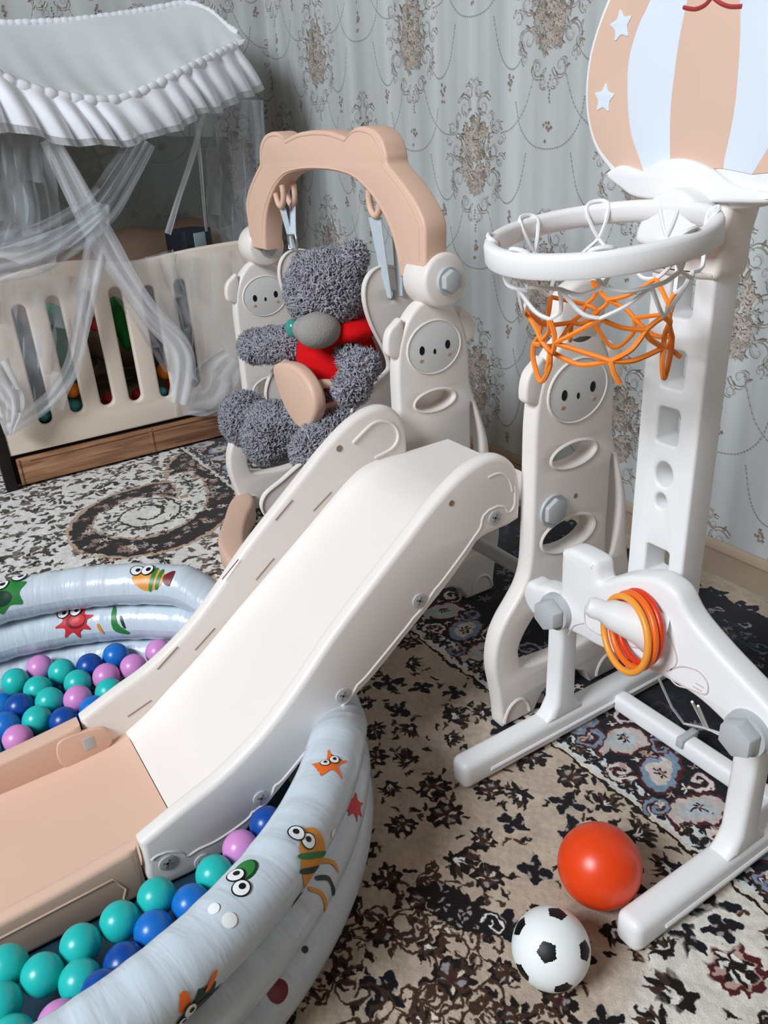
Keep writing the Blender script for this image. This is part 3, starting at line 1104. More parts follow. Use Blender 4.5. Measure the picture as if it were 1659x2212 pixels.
# raised edge line on the outer face of the near rail, looping round the screws
edge = []
SCREWS = [at(1068, 1118, 'Y', RY0), at(905, 1297, 'Y', RY0), at(740, 1502, 'Y', RY0), at(563, 1723, 'Y', RY0), at(437, 1859, 'Y', RY0), at(361, 1863, 'Y', RY0)]
base = catmull([(1.040, .600), (1.040, .555), (1.015, .54), (.955, .533), (.90, .486), (.80, .402), (.70, .326), (.60, .252), (.52, .19), (.44, .130), (.37, .082), (.30, .062), (.215, .055), (.175, .075)], 16, False)
for q in base:
    p = Vector((q[0], RY0 + 0.0015, q[1]))
    for s in SCREWS:
        d = Vector((p.x - s.x, 0, p.z - s.z))
        if d.length < 0.034:
            u = Vector((-0.55, 0, 0.83))
            d = d + u * 0.012
            d.normalize()
            p = Vector((s.x, p.y, s.z)) + d * 0.034
    edge.append(p)
EG = np.array([e[:] for e in edge])
for _ in range(6):
    EG[1:-1] = (EG[:-2] + EG[1:-1] * 2 + EG[2:]) / 4
tubes('edge_moulding', [EG[::2]], 0.0036, M['cream'], rail_r, 6)
top_in = catmull([(.97, .640), (1.00, .640), (1.024, .62), (1.034, .59)], 6, False)
tubes('edge_moulding', [[(q[0], RY0 + 0.0015, q[1]) for q in top_in]], 0.0036, M['cream'], rail_r, 6)
tubes('edge_moulding', [[(q[0], LY0 - 0.0012, q[1]) for q in catmull([(.90, .61), (.96, .645), (1.00, .640), (1.024, .62), (1.030, .59), (1.01, .567), (.96, .556)], 6, False)]], 0.0036, M['cream'], rail_l, 6)
for s in SCREWS:
    phillips('cross_head_screw', s, 0.0165, rail_r)
lathe('peg_hole', [(0, 0), (.0065, 0), (.0065, .001), (0, .001)], at(975, 1087, 'Y', RY0) + Vector((0, -.001, 0)), (0, 1, 0), M['slit'], rail_r, 12)
lathe('peg_hole', [(0, 0), (.0085, 0), (.0085, .001), (0, .001)], at(733, 969, 'Y', LY0) + Vector((0, -.001, 0)), (0, 1, 0), M['slit'], rail_l, 12)


def slit_bar(a, b, parent, w_=0.0028, m='slit'):
    a, b = Vector(a), Vector(b)
    d = b - a
    bm_ = bmesh.new()
    box_bm(bm_, (-d.length / 2, -.0006, -w_ / 2), (d.length / 2, .0006, w_ / 2), 0)
    ang = -math.atan2(d.z, d.x)
    bm_.transform(Matrix.Translation((a + b) / 2 + Vector((0, -.0006, 0))) @ Matrix.Rotation(ang, 4, 'Y'))
    return from_bm('slit', bm_, M[m], parent)


for p0, p1 in (((632, 1080), (595, 1124)), ((716, 1063), (677, 1104)), ((515, 1208), (480, 1251)), ((592, 1206), (553, 1253)), ((384, 1397), (340, 1446)), ((464, 1357), (422, 1404)), ((327, 1513), (276, 1548))):
    slit_bar(at(*p0, 'Y', LY0), at(*p1, 'Y', LY0), rail_l)
for p0, p1 in (((685, 1140), (672, 1156)), ((377, 1496), (366, 1510)), ((832, 994), (822, 1001))):
    slit_bar(at(*p0, 'Y', LY0), at(*p1, 'Y', LY0), rail_l, 0.006)

# peach run-out
PT = [(-.62, .085), (-.60, .100), (-.30, .106), (-.08, .112), (.03, .119), (.145, .131)]
PB = [(.145, .010), (-.30, .008), (-.58, .008), (-.62, .03)]
p_out = np.vstack([catmull(PT, 4, False), PB])
pr = slab('runout_rail', p_out, [], 'XZ', RY0 + .004, RY1, 0.012, M['peach'], SLIDE)
pl = slab('runout_rail', p_out, [], 'XZ', LY0 - .008, LY1 - .003, 0.008, M['peach'], SLIDE)
swept_bed('runout_bed', catmull([(-.62, .030), (-.3, .030), (-.05, .031), (.12, .034), (.20, .040), (.2385, .0465)], 6, False), RY1 - .006, LY0 + .006, 0.014, M['peach'], SLIDE)
slab('joint_tongue', catmull([(.09, .108), (.15, .112), (.190, .100), (.203, .074), (.195, .048), (.16, .040), (.09, .040)], 4), [], 'XZ', LY0 - .0105, LY0 + .002, 0.003, M['peach'], pl)
tg_ = slab('joint_clip', rrect(.152, .078, .024, .034, .004), [], 'XZ', LY0 - .0118, LY0 - .006, 0.001, M['grey'], pl)
for p0, p1, ww in (((128, 1620), (143, 1645), .004), ((0, 1665), (30, 1654), .003), ((0, 1705), (38, 1694), .003), ((152, 1675), (170, 1666), .006), ((250, 1612), (268, 1602), .006)):
    slit_bar(at(*p0, 'Y', LY0), at(*p1, 'Y', LY0), pl, ww)
tubes('triangle_mark', [[at(108, 1650, 'Y', LY0 - .001), at(122, 1628, 'Y', LY0 - .001), at(132, 1648, 'Y', LY0 - .001)]], .0015, M['peach'], pl, 5, True)
tubes('edge_moulding', [[(x, RY0 + .005, z) for x, z in ((-.55, .070), (-.2, .075), (.02, .083), (.09, .085), (.098, .07), (.108, .05), (.100, .030), (.104, .014))]], .003, M['peach'], pr, 6)
tubes('edge_moulding', [[(x, LY0 - .001, z) for x, z in ((-.55, .082), (-.2, .086), (.0, .094), (.07, .100), (.085, .085), (.08, .066), (.05, .056), (-.2, .048), (-.55, .046))]], .0028, M['peach'], pl, 6)

# cross tubes and climbing steps between the panels, behind the slide
tubes('cross_tube', [[(1.13, RY1, .335), (1.13, 1.42, .335), (1.13, 1.649, .335)]], .018, M['grey'], SLIDE, 12)
# ground bar of the swing, curving between two panel feet
gb = catmull([(1.02, 2.640), (.965, 2.655), (.915, 2.60), (.85, 2.49), (.775, 2.36), (.745, 2.20), (.745, 2.0), (.80, 1.80), (.90, 1.705), (1.02, 1.70), (1.02, 1.76), (.95, 1.77), (.87, 1.86), (.82, 2.02), (.82, 2.2), (.86, 2.33), (.93, 2.46), (1.0, 2.56)], 5)
slab('ground_base', gb, [], 'XY', .001, .085, .016, M['peach'], SLIDE)

# ------------------------------------------------------------------ swing seat
SW = empty('swing_seat', (1.17, 2.13, .34), 'cream toddler swing seat with peach safety bar hanging under the arch', 'swing')
SP = [(1.215, .955), (1.172, .962), (1.139, .948), (1.119, .915), (1.118, .867), (1.135, .808), (1.172, .730), (1.182, .69), (1.166, .672), (1.107, .639), (1.067, .608), (1.033, .569), (1.0, .53), (.94, .50), (.88, .478), (.82, .447), (.766, .420), (.750, .384), (.768, .348),
      (.81, .340), (.87, .372), (.96, .410), (1.1, .428), (1.24, .440), (1.30, .50), (1.322, .62), (1.312, .75), (1.288, .86), (1.258, .93)]
SPF = [(1.215, .955), (1.172, .962), (1.139, .948), (1.119, .915), (1.118, .867), (1.135, .808), (1.172, .730), (1.182, .69), (1.166, .672), (1.107, .639), (1.067, .608), (1.035, .569), (1.02, .52), (1.03, .46), (1.07, .432), (1.24, .440), (1.30, .50), (1.322, .62), (1.312, .75), (1.288, .86), (1.258, .93)]
for y0, spl in ((1.868, catmull(SP, 4)), (2.374, catmull(SPF, 4))):
    sp = slab('side_plate', spl, [ellipse(1.205, .882, .012, .012, 14), ellipse(1.262, .60, .02, .03, 16)], 'XZ', y0, y0 + .024, .008, M['cream'], SW)
    yo = y0 + .0005
    c2 = np.array([1.12, .66])
    tubes('plate_rim', [[(q[0], yo, q[1]) for q in spl]], .004, M['cream'], sp, 6, True)
swept_bed('seat_pan', catmull([(1.03, .472), (1.08, .474), (1.18, .470), (1.24, .490), (1.268, .56), (1.275, .70), (1.262, .84)], 5, False), 1.889, 2.377, .016, M['cream'], SW)
disc = slab('safety_disc', catmull([(2.112, .684), (2.036, .716), (1.945, .716), (1.878, .676), (1.868, .615), (1.925, .552), (1.995, .540), (2.072, .592)], 6), [], 'YZ', .935, .975, .012, M['peach'], SW)
V1 = catmull([(.965, 1.93, .665), (1.00, 1.92, .668), (1.06, 1.90, .655), (1.10, 1.889, .648)], 5, False)
V2 = catmull([(.965, 1.93, .600), (1.00, 1.92, .598), (1.06, 1.90, .612), (1.10, 1.889, .622)], 5, False)
V3 = catmull([(.965, 2.04, .66), (1.0, 2.12, .668), (1.05, 2.28, .655), (1.09, 2.378, .645)], 5, False)
tubes('bar_arm', [V1, V2], .013, M['peach'], SW, 10)
tubes('bar_arm', [V3], .016, M['peach'], SW, 10)


def strap(p0, p1, w0, w1):
    P0, P1 = Vector(p0), Vector(p1)
    V, F = [], []
    N = 9
    for i in range(N):
        t = i / (N - 1)
        c = P0.lerp(P1, t)
        ww = (w0 + (w1 - w0) * t) / 2
        tw = 0.35 * math.sin(t * 3)
        d = Vector((-.45 + math.sin(tw) * .3, .85, 0)).normalized()
        for s, o in ((-1, -.0012), (1, -.0012), (1, .0012), (-1, .0012)):
            V.append(c + d * ww * s + Vector((o, 0, 0)))
    for i in range(N - 1):
        for k in range(4):
            l = (k + 1) % 4
            F.append((i * 4 + k, i * 4 + l, i * 4 + 4 + l, i * 4 + 4 + k))
    F += [(3, 2, 1, 0), tuple(4 * (N - 1) + k for k in range(4))]
    return raw('strap', V, F, M['strap'], SW, 40)


strap((1.150, 1.848, 1.088), (1.190, 1.866, .878), .036, .020)
strap((1.214, 1.848, 1.088), (1.225, 1.866, .878), .030, .020)
strap((1.155, 2.385, 1.088), (1.180, 2.387, .955), .022, .018)
bx_ = at(632, 522, 'X', 1.165)
s4 = strap((1.188, 2.380, 1.100), tuple(bx_ + Vector((.004, .004, .016))), .022, .026)
tubes('metal_buckle', [[bx_ + Vector((-.4 * sy * .016, .9 * sy * .016, sz * .021)) for sy, sz in ((-1, -1), (1, -1), (1, 1), (-1, 1))]], .0034, M['metal'], SW, 8, True)

# ------------------------------------------------------------------ teddy bear in the seat
BEAR = empty('teddy_bear', (1.13, 2.06, .49), 'fluffy grey teddy bear in a red shirt seated in the swing', 'teddy bear')


def blob_mesh(parts, voxel=.009, smooth=4):
    bm_ = bmesh.new()
    for c, r, rot in parts:
        q = bmesh.ops.create_icosphere(bm_, subdivisions=3, radius=1.0)
        mt = Matrix.Translation(c) @ Vector((0, 0, 1)).rotation_difference(Vector(rot)).to_matrix().to_4x4() @ Matrix.Diagonal((*r, 1))
        bmesh.ops.transform(bm_, matrix=mt, verts=q['verts'])
    me = bpy.data.meshes.new('blob')
    bm_.to_mesh(me)
    bm_.free()
    o = bpy.data.objects.new('blob', me)
    COL.objects.link(o)
    r_ = o.modifiers.new('r', 'REMESH')
    r_.mode = 'VOXEL'
    r_.voxel_size = voxel
    s_ = o.modifiers.new('s', 'SMOOTH')
    s_.iterations = smooth
    out = bpy.data.meshes.new_from_object(o.evaluated_get(bpy.context.evaluated_depsgraph_get()))
    bpy.data.objects.remove(o)
    return out


HEAD = at(706, 628, 'X', 1.09)
EAR1 = at(766, 556, 'X', 1.13)
EAR2 = at(655, 572, 'X', 1.16)
ARM_L, ARM_L2 = at(622, 742, 'X', 1.05), at(556, 748, 'X', 1.0)
ARM_R, ARM_R2 = at(782, 795, 'X', 1.05), at(760, 836, 'X', 1.01)
LEG_L, LEG_L2 = at(600, 925, 'X', 1.00), at(530, 905, 'X', .95)
FOOT_L = at(575, 950, 'X', .95)
LEG_R, LEG_R2 = at(715, 935, 'X', 1.0), at(672, 975, 'X', .93)
BODY = Vector((1.135, 2.07, .66))
bparts = [(HEAD, (.112, .122, .108), (0, 0, 1)), (EAR1, (.030, .040, .042), (0, 0, 1)), (EAR2, (.030, .034, .034), (0, 0, 1)),
          (BODY, (.100, .125, .155), (0, 0, 1)), (BODY + Vector((0, 0, .12)), (.085, .11, .08), (0, 0, 1)),
          (ARM_L, (.050, .050, .075), tuple(ARM_L2 - ARM_L)), ((ARM_L + ARM_L2) / 2, (.052, .052, .08), tuple(ARM_L2 - ARM_L)), (ARM_L2, (.050, .050, .066), tuple(ARM_L2 - ARM_L)), ((ARM_L + BODY + Vector((0, 0, .1))) / 2, (.045, .05, .07), tuple(ARM_L2 - BODY)),
          (ARM_R, (.040, .040, .050), tuple(ARM_R2 - ARM_R)), (ARM_R2, (.044, .046, .050), tuple(ARM_R2 - ARM_R)), ((ARM_R + BODY + Vector((0, 0, .06))) / 2, (.038, .042, .05), tuple(ARM_R2 - BODY)),
          (LEG_L, (.080, .085, .12), tuple(LEG_L2 - LEG_L)), (LEG_L2, (.080, .085, .088), (0, 0, 1)), (FOOT_L, (.072, .078, .078), (0, 0, 1)), ((BODY + LEG_L) / 2 - Vector((0, 0, .04)), (.07, .07, .09), tuple(LEG_L2 - BODY)),
          (LEG_R, (.060, .062, .10), tuple(LEG_R2 - LEG_R)), ((LEG_R + LEG_R2) / 2, (.060, .062, .08), tuple(LEG_R2 - LEG_R)), (LEG_R2, (.056, .058, .060), (0, 0, 1)), ((BODY + LEG_R) / 2 - Vector((0, 0, .04)), (.065, .065, .08), tuple(LEG_R2 - BODY))]
bear_me = blob_mesh([(tuple(c), r, rot) for c, r, rot in bparts])
MUZ = at(688, 713, 'X', 1.01)
NOSE = at(632, 709, 'X', .965)
SH_C = BODY + Vector((-.012, -.008, .030))
body_o = finish('body', bear_me, M['furskin'], BEAR, None)


def tufts(name, me_obj, count, ln, wd, avoid, m, parent, seed):
    rg = np.random.default_rng(seed)
    me = me_obj.data
    me.calc_loop_triangles()
    n = len(me.loop_triangles)
    tri = np.zeros(n * 3, np.int32)
    me.loop_triangles.foreach_get('vertices', tri)
    tri = tri.reshape(-1, 3)
    co = np.zeros(len(me.vertices) * 3)
    me.vertices.foreach_get('co', co)
    co = co.reshape(-1, 3) + np.array(ORIGIN[me_obj])
    no = np.zeros(len(me.vertices) * 3)
    me.vertices.foreach_get('normal', no)
    no = no.reshape(-1, 3)
    a, b, c = co[tri[:, 0]], co[tri[:, 1]], co[tri[:, 2]]
    ar = np.linalg.norm(np.cross(b - a, c - a), axis=1)
    pick = rg.choice(n, count, p=ar / ar.sum())
    u, v = rg.random(count), rg.random(count)
    fl = u + v > 1
    u[fl], v[fl] = 1 - u[fl], 1 - v[fl]
    P = a[pick] + (b[pick] - a[pick]) * u[:, None] + (c[pick] - a[pick]) * v[:, None]
    N = no[tri[pick, 0]]
    keep = np.ones(count, bool)
    for ctr, rad in avoid:
        keep &= (((P - np.array(ctr)) / np.array(rad)) ** 2).sum(1) > 1
    P, N = P[keep], N[keep]
    k = len(P)
    N = N / (np.linalg.norm(N, axis=1)[:, None] + 1e-9)
    R_ = rg.normal(size=(k, 3))
    Tn = np.cross(N, R_)
    Tn /= np.linalg.norm(Tn, axis=1)[:, None] + 1e-9
    Bn = np.cross(N, Tn)
    L = ln * (0.6 + 0.8 * rg.random(k))[:, None]
    lean = (0.3 + rg.random(k) * 1.3)[:, None]
    p1 = P + N * L * 0.55 + Tn * L * 0.35 * lean
    p2 = P + N * L * 0.80 + Tn * L * 1.0 * lean + Bn * L * 0.5 * rg.normal(size=(k, 1)) * 0.6
    base_ = P - N * 0.003
    W = wd * (0.7 + 0.6 * rg.random(k))[:, None]
    V = np.zeros((k, 7, 3))
    for j in range(3):
        an = 2 * PI * j / 3
        d = Tn * math.cos(an) + Bn * math.sin(an)
        V[:, j] = base_ + d * W
        V[:, 3 + j] = p1 + d * W * 0.8
    V[:, 6] = p2
    F = []
    for i in range(k):
        o = i * 7
        for j in range(3):
            l = (j + 1) % 3
            F.append((o + j, o + l, o + 3 + l, o + 3 + j))
            F.append((o + 3 + j, o + 3 + l, o + 6))
    o = raw(name, V.reshape(-1, 3), F, m, parent, None)
    o['kind'] = 'stuff'
    return o


tufts('fur', body_o, 30000, .0125, .0029, [(tuple(MUZ), (.062, .062, .055)), (tuple(SH_C + Vector((0, 0, .0))), (.118, .138, .135)), (tuple(SH_C + Vector((-.010, -.030, .100))), (.108, .155, .050))], M['fur'], BEAR, 5)
finish('muzzle', blob_mesh([(tuple(MUZ), (.064, .056, .050), (0, 0, 1)), (tuple(MUZ + (NOSE - MUZ) * .45), (.040, .040, .036), (0, 0, 1))], .006), M['muzzle'], BEAR, None)
finish('nose', blob_mesh([(tuple(NOSE), (.020, .024, .026), (0, 0, 1))], .004, 1), M['nose'], BEAR, None)
finish('shirt', blob_mesh([(tuple(SH_C), (.116, .136, .120), (0, 0, 1)), (tuple(SH_C + Vector((-.010, -.030, .100))), (.105, .152, .048), (0, 0, 1))], .009), M['shirt'], BEAR, None)

# ------------------------------------------------------------------ basketball stand
HOOP = empty('basketball_stand', (1.10, .834, 0), 'white toddler basketball stand with balloon-striped backboard and drilled pole', 'basketball hoop')
for y in (1.067, .601):
    bm = bmesh.new()
    box_bm(bm, (.790, y - .0265, .001), (1.62, y + .0265, .069), .017, 4)
    fb = from_bm('foot_bar', bm, M['white'], HOOP)
    tubes('bar_ridge', [[(.86, y - .0262, .030), (1.2, y - .0262, .030), (1.6, y - .0262, .030)]], .0045, M['white'], fb, 6)
    prof = [(1.052, .06), (1.105, .06), (1.150, .06), (1.126, .078), (1.112, .105), (1.110, .2), (1.110, .365), (1.058, .365), (1.057, .2), (1.055, .105), (1.040, .078), (1.015, .060)]
    slab('leg', prof, [], 'XZ', y - .0235, y + .0235, .012, M['white'], HOOP)
bm = bmesh.new()
box_bm(bm, (1.236, .624, .004), (1.276, 1.044, .048), .010, 3)
from_bm('cross_bar', bm, M['white'], HOOP)
# front plate with an animal outline
PO = [(1.108, .372), (1.112, .395), (1.098, .418), (1.075, .420), (1.055, .428), (1.010, .436), (1.004, .450), (1.004, .525), (.998, .536), (.975, .546), (.925, .545), (.912, .538), (.906, .512), (.895, .512), (.850, .545), (.800, .568), (.770, .574), (.735, .566), (.712, .540),
      (.690, .522), (.640, .494), (.585, .468), (.540, .446), (.515, .430), (.505, .40), (.510, .372), (.535, .360), (.58, .356), (.62, .372), (.66, .384), (.70, .388), (.76, .384), (.83, .376), (.90, .366), (.96, .362), (1.0, .352), (1.03, .344), (1.06, .342), (1.09, .352)]
plate = slab('front_plate', catmull(PO, 3), [], 'YZ', 1.004, 1.056, .012, M['white'], HOOP)


def on_plate(pts):
    return [at(x, y, 'X', 1.0035) for x, y in pts]


ETCH = [[(1288, 1300), (1268, 1306), (1263, 1330), (1268, 1352), (1290, 1368), (1305, 1372)],
        [(1228, 1372), (1240, 1352), (1262, 1346)],
        [(1440, 1450), (1470, 1440), (1505, 1448), (1525, 1468), (1530, 1488), (1522, 1500), (1490, 1488), (1462, 1480), (1445, 1462)],
        [(1503, 1475), (1520, 1485)], [(1497, 1482), (1515, 1493)],
        [(1392, 1325), (1430, 1350), (1455, 1395), (1462, 1430), (1448, 1448)],
        [(1340, 1375), (1360, 1395), (1385, 1400)], [(1352, 1410), (1380, 1425), (1408, 1420)], [(1395, 1385), (1402, 1412)]]
for p in ETCH:
    tubes('etched_outline', [catmull(on_plate(p), 5, False)], .0015, M['etch'], plate, 5)
# peg for the throwing rings
pb, pt = at(1418, 1362, 'X', 1.006), Vector((.930, .845, .512))
ax = (pt - pb)
lathe('ring_peg', [(0, -.004), (.046, -.004), (.044, .01), (.035, .03), (.026, ax.length * .72), (.0185, ax.length * .86), (.019, ax.length), (.014, ax.length + .010), (0, ax.length + .013)], pb, ax, M['white'], plate, 24)
for px, py in ((1190, 1325), (1602, 1590)):
    b = at(px, py, 'X', .985)
    hexbolt('hex_bolt', (1.004, b.y, b.z), (-1, 0, 0), .035, .040, M['grey'], plate)
# pole with square and round holes
PW0, PW1 = .786, .908
holes = [rrect(.846, 1.034, .044, .080, .008), rrect(.847, .909, .044, .064, .008), rrect(.847, .810, .044, .064, .008), ellipse(.846, .722, .018, .023, 22), ellipse(.847, .671, .0115, .0145, 20), rrect(.843, .548, .050, .062, .006)]
pole = slab('pole', rrect((PW0 + PW1) / 2, .78, PW1 - PW0, .82, .006), holes, 'YZ', 1.085, 1.145, .0055, M['white'], HOOP)
# backboard and its sleeve
sl = []
slv = slab('pole_sleeve', catmull([(.780, 1.066), (.80, 1.060), (.85, 1.058), (.90, 1.060), (.916, 1.068), (.918, 1.12), (.930, 1.165), (.90, 1.175), (.79, 1.175), (.770, 1.165), (.777, 1.12)], 4), [], 'YZ', 1.076, 1.152, .010, M['cream'], HOOP)
BC = .836
RB = [(BC, 1.160), (.898, 1.160), (.945, 1.166), (.972, 1.182), (1.007, 1.210), (1.039, 1.240), (1.060, 1.280), (1.069, 1.327), (1.064, 1.379), (1.046, 1.425), (1.018, 1.475), (1.005, 1.51), (.99, 1.56), (.95, 1.61), (.90, 1.64), (BC, 1.65)]
ro = catmull(RB, 5, False)
bo = np.vstack([ro, np.array(mirror_y(ro, BC))[::-1][1:-1]])
board = slab('backboard', bo, [], 'YZ', 1.078, 1.110, .009, M['white'], HOOP)
# stripes of the balloon print, cut to the board's outline
inset = np.array([BC, 1.36]) + (bo - np.array([BC, 1.36])) * np.array([.962, .962])


def strip_poly(left, right):
    return np.vstack([catmull(left, 5, False), catmull(right, 5, False)[::-1]])


s1 = [(.930, 1.208), (.947, 1.237), (.964, 1.270), (.975, 1.322), (.976, 1.366), (.963, 1.407), (.943, 1.439), (.915, 1.50), (.89, 1.56), (.87, 1.60)]
s2 = [(.883, 1.215), (.883, 1.227), (.888, 1.268), (.890, 1.305), (.887, 1.364), (.883, 1.398), (.877, 1.43), (.866, 1.50), (.855, 1.56), (.847, 1.60)]
left_edge = [(.990, 1.214), (1.028, 1.245), (1.050, 1.283), (1.0585, 1.327), (1.054, 1.376), (1.037, 1.420), (1.009, 1.468), (.99, 1.51), (.965, 1.55), (.93, 1.585)]


def mir(P):
    return mirror_y(P, BC)


xf = 1.0765
for nm, a_, b_, mm in (('print_stripe', left_edge, s1, 'board_peach'), ('print_stripe', s1, s2, 'board_white'), ('print_stripe', s2, mir(s2), 'board_peach'), ('print_stripe', mir(s2), mir(s1), 'board_white'), ('print_stripe', mir(s1), mir(left_edge), 'board_peach')):
    slab(nm, strip_poly(a_, b_), [], 'YZ', xf, xf + .0025, .0006, M[mm], board)
cloud = catmull([(1.00, 1.205), (.972, 1.219), (.945, 1.215), (.925, 1.211), (.905, 1.222), (.868, 1.229), (.835, 1.226), (.800, 1.214), (.770, 1.197), (.745, 1.190), (.715, 1.187), (.69, 1.180), (.71, 1.172), (.836, 1.170), (.93, 1.172), (.968, 1.186)], 4)
slab('cloud_relief', cloud, [], 'YZ', 1.064, 1.080, .006, M['white'], board)
for cy, cz, rr, rot in ((.995, 1.413, .022, .15), (1.021, 1.316, .022, -.1), (2 * BC - .995, 1.413, .022, -.15), (2 * BC - 1.021, 1.316, .022, .1)):
    st = [(cy + (rr if k % 2 == 0 else rr * .56) * math.sin(rot + k * PI / 5), cz + (rr if k % 2 == 0 else rr * .56) * math.cos(rot + k * PI / 5)) for k in range(10)]
    slab('print_star', catmull(st, 3), [], 'YZ', xf - .0012, xf + .001, .0004, M['board_white'], board)
arc1 = catmull([(.882, 1.4225), (.862, 1.418), (.846, 1.421), (.836, 1.429)], 6, False)
arc2 = catmull([(.836, 1.429), (.822, 1.420), (.806, 1.414), (.788, 1.412)], 6, False)
for ar in (arc1, arc2):
    tubes('print_mouth', [[(1.0765, q[0], q[1]) for q in ar]], .0028, M['board_red'], board, 6)
# ring, drooping a little to the front
RC, RR, TL = Vector((.887, .836, 1.142)), .161, .12
RM = Matrix.Rotation(-math.atan(TL), 4, 'Y')


def ring_pt(ang, r, z):
    return RC + RM @ Vector((r * math.cos(ang), r * math.sin(ang), z))


prof = [(RR - .002, -.0165), (RR, -.013), (RR, .008), (RR - .002, .013), (RR - .006, .0155), (RR - .012, .0155), (RR - .017, .013), (RR - .019, .008), (RR - .0175, -.004), (RR - .015, -.012), (RR - .009, -.0165)]
V, F = [], []
NR = 96
for i in range(NR):
    for r, z in prof:
        V.append(ring_pt(2 * PI * i / NR, r, z))
q = len(prof)
for i in range(NR):
    j = (i + 1) % NR
    for k in range(q):
        l = (k + 1) % q
        F.append((i * q + k, j * q + k, j * q + l, i * q + l))
hoop_ring = raw('hoop_ring', V, F, M['white'], HOOP, 45)
slab('hoop_bracket', catmull([(.775, 1.112), (.782, 1.15), (.800, 1.178), (.836, 1.192), (.872, 1.178), (.890, 1.15), (.897, 1.112), (.836, 1.108)], 4), [], 'YZ', 1.028, 1.082, .010, M['white'], HOOP)
# knotted net: white above, orange below
rg = np.random.default_rng(21)
NK = 8
white_p, orange_p = [], []
rad = [RR - .026, .122, .108, .100, .094, .088]
zz = [-.004, -.052, -.090, -.118, -.146, -.178]


def node(row, i):
    a = 2 * PI * (i + (.5 if row % 2 else 0)) / NK + nj[row][i % NK][0]
    if row >= 3:
        a += .28 * math.sin(3 * a + .6)
    p = ring_pt(a, rad[row] + nj[row][i % NK][1], zz[row] + nj[row][i % NK][2])
    return p


nj = [[(rg.normal() * .07, rg.normal() * .006, rg.normal() * .007) if r else (0, 0, 0) for _ in range(NK)] for r in range(6)]


def sag(p, q_, s):
    c = (p + q_) / 2 + Vector((rg.normal() * .005, rg.normal() * .005, s + rg.normal() * .004))
    return [Vector(v) for v in catmull([p, c, q_], 5, False)]


for i in range(NK):
    a = 2 * PI * i / NK
    loop = [ring_pt(a, RR - .024, -.034), ring_pt(a + .07, RR - .022, -.014), ring_pt(a + .115, RR - .017, .010), ring_pt(a + .06, RR - .008, .0185), ring_pt(a - .06, RR - .008, .0185), ring_pt(a - .115, RR - .017, .010), ring_pt(a - .07, RR - .022, -.014)]
    white_p.append([Vector(v) for v in catmull(loop + [loop[0]], 4, False)])
    nj[0][i] = (0, .002, -.030)
for i in range(NK):
    for row in (0, 1):
        n1 = node(row + 1, i)
        n2 = node(row + 1, i - 1) if row % 2 == 0 else node(row + 1, i + 1)
        white_p.append(sag(node(row, i), n1, -.006))
        white_p.append(sag(node(row, i), n2, -.006))
    for row in (2, 3):
        n1 = node(row + 1, i)
        n2 = node(row + 1, i - 1) if row % 2 == 0 else node(row + 1, i + 1)
        orange_p.append(sag(node(row, i), n1, -.002))
        orange_p.append(sag(node(row, i), n2, -.002))
    e1, e2 = node(4, i), node(4, (i + 1) % NK)
    if i % 3 == 0:
        orange_p.append([Vector(v) for v in catmull([e1, e1 + Vector((0, 0, -.024)), (e1 + e2) / 2 + Vector((0, 0, -.052)), e2 + Vector((0, 0, -.024)), e2], 5, False)])
    else:
        orange_p.append(sag(e1, e2, -.010))
        orange_p.append([e1, e1 + Vector((rg.normal() * .004, rg.normal() * .004, -.016)), e1 + Vector((rg.normal() * .008, rg.normal() * .008, -.032))])
tubes('net_cord', white_p, .0031, M['cord_white'], HOOP, 6)
tubes('net_cord', orange_p, .0038, M['cord_orange'], HOOP, 6)
# small goal cord strung from the plate to the cross bar
GC = at(1475, 1580, 'X', 1.238)
gp = [at(1424, 1468, 'X', 1.05), at(1508, 1525, 'X', 1.05), at(1565, 1600, 'X', 1.05)]
tubes('goal_cord', [[gp[0], (gp[0] + GC) / 2, GC + Vector((0, 0, .022))], [GC + Vector((0, 0, .022)), at(1520, 1572, 'X', 1.16), at(1568, 1588, 'X', 1.06)], [gp[1], at(1530, 1575, 'X', 1.12), at(1575, 1597, 'X', 1.06)], [at(1495, 1516, 'X', 1.05), at(1522, 1568, 'X', 1.14)]], .0026, M['cord_white'], HOOP, 6)
box('cord_clip', (1.228, GC.y - .009, .030), (1.284, GC.y + .009, .056), M['grey'], HOOP, .004)

# throwing rings on the peg
for nm, mm, dx, dy, dz, rr, lab in (('throwing_ring', 'ring_red', .990, .000, .0, .064, 'thin red throwing ring lying flat against the white plate'),
                                    ('throwing_ring', 'ring_orange', .977, .002, -.003, .066, 'orange throwing ring in the middle of the three on the peg'),
                                    ('throwing_ring', 'ring_amber', .963, .006, -.007, .067, 'light amber throwing ring outermost on the peg')):
    c = Vector((dx, .792 + dy, .474 + dz))
    n_ = Vector((-1, .28, .12)).normalized()
    u_ = Vector((0, 1, 0)) - n_ * n_.y
    u_.normalize()
    v_ = n_.cross(u_)
    P = [c + (u_ * math.cos(t) + v_ * math.sin(t)) * rr for t in np.linspace(0, 2 * PI, 56, endpoint=False)]
    o = tubes(nm, [P], .0062, M[mm], None, 10, True)
    tag(o, lab, 'toy ring', 'throwing rings on the peg')

# ------------------------------------------------------------------ two loose balls
SR = .064
c = at(1190, 2048, 'Z', SR)
bm = bmesh.new()
bmesh.ops.create_icosphere(bm, subdivisions=1, radius=1)
bmesh.ops.subdivide_edges(bm, edges=bm.edges, cuts=15, use_grid_fill=True)
ico = bmesh.new()
bmesh.ops.create_icosphere(ico, subdivisions=1, radius=1)
cen = [v.co.normalized() for v in ico.verts]
ico.free()
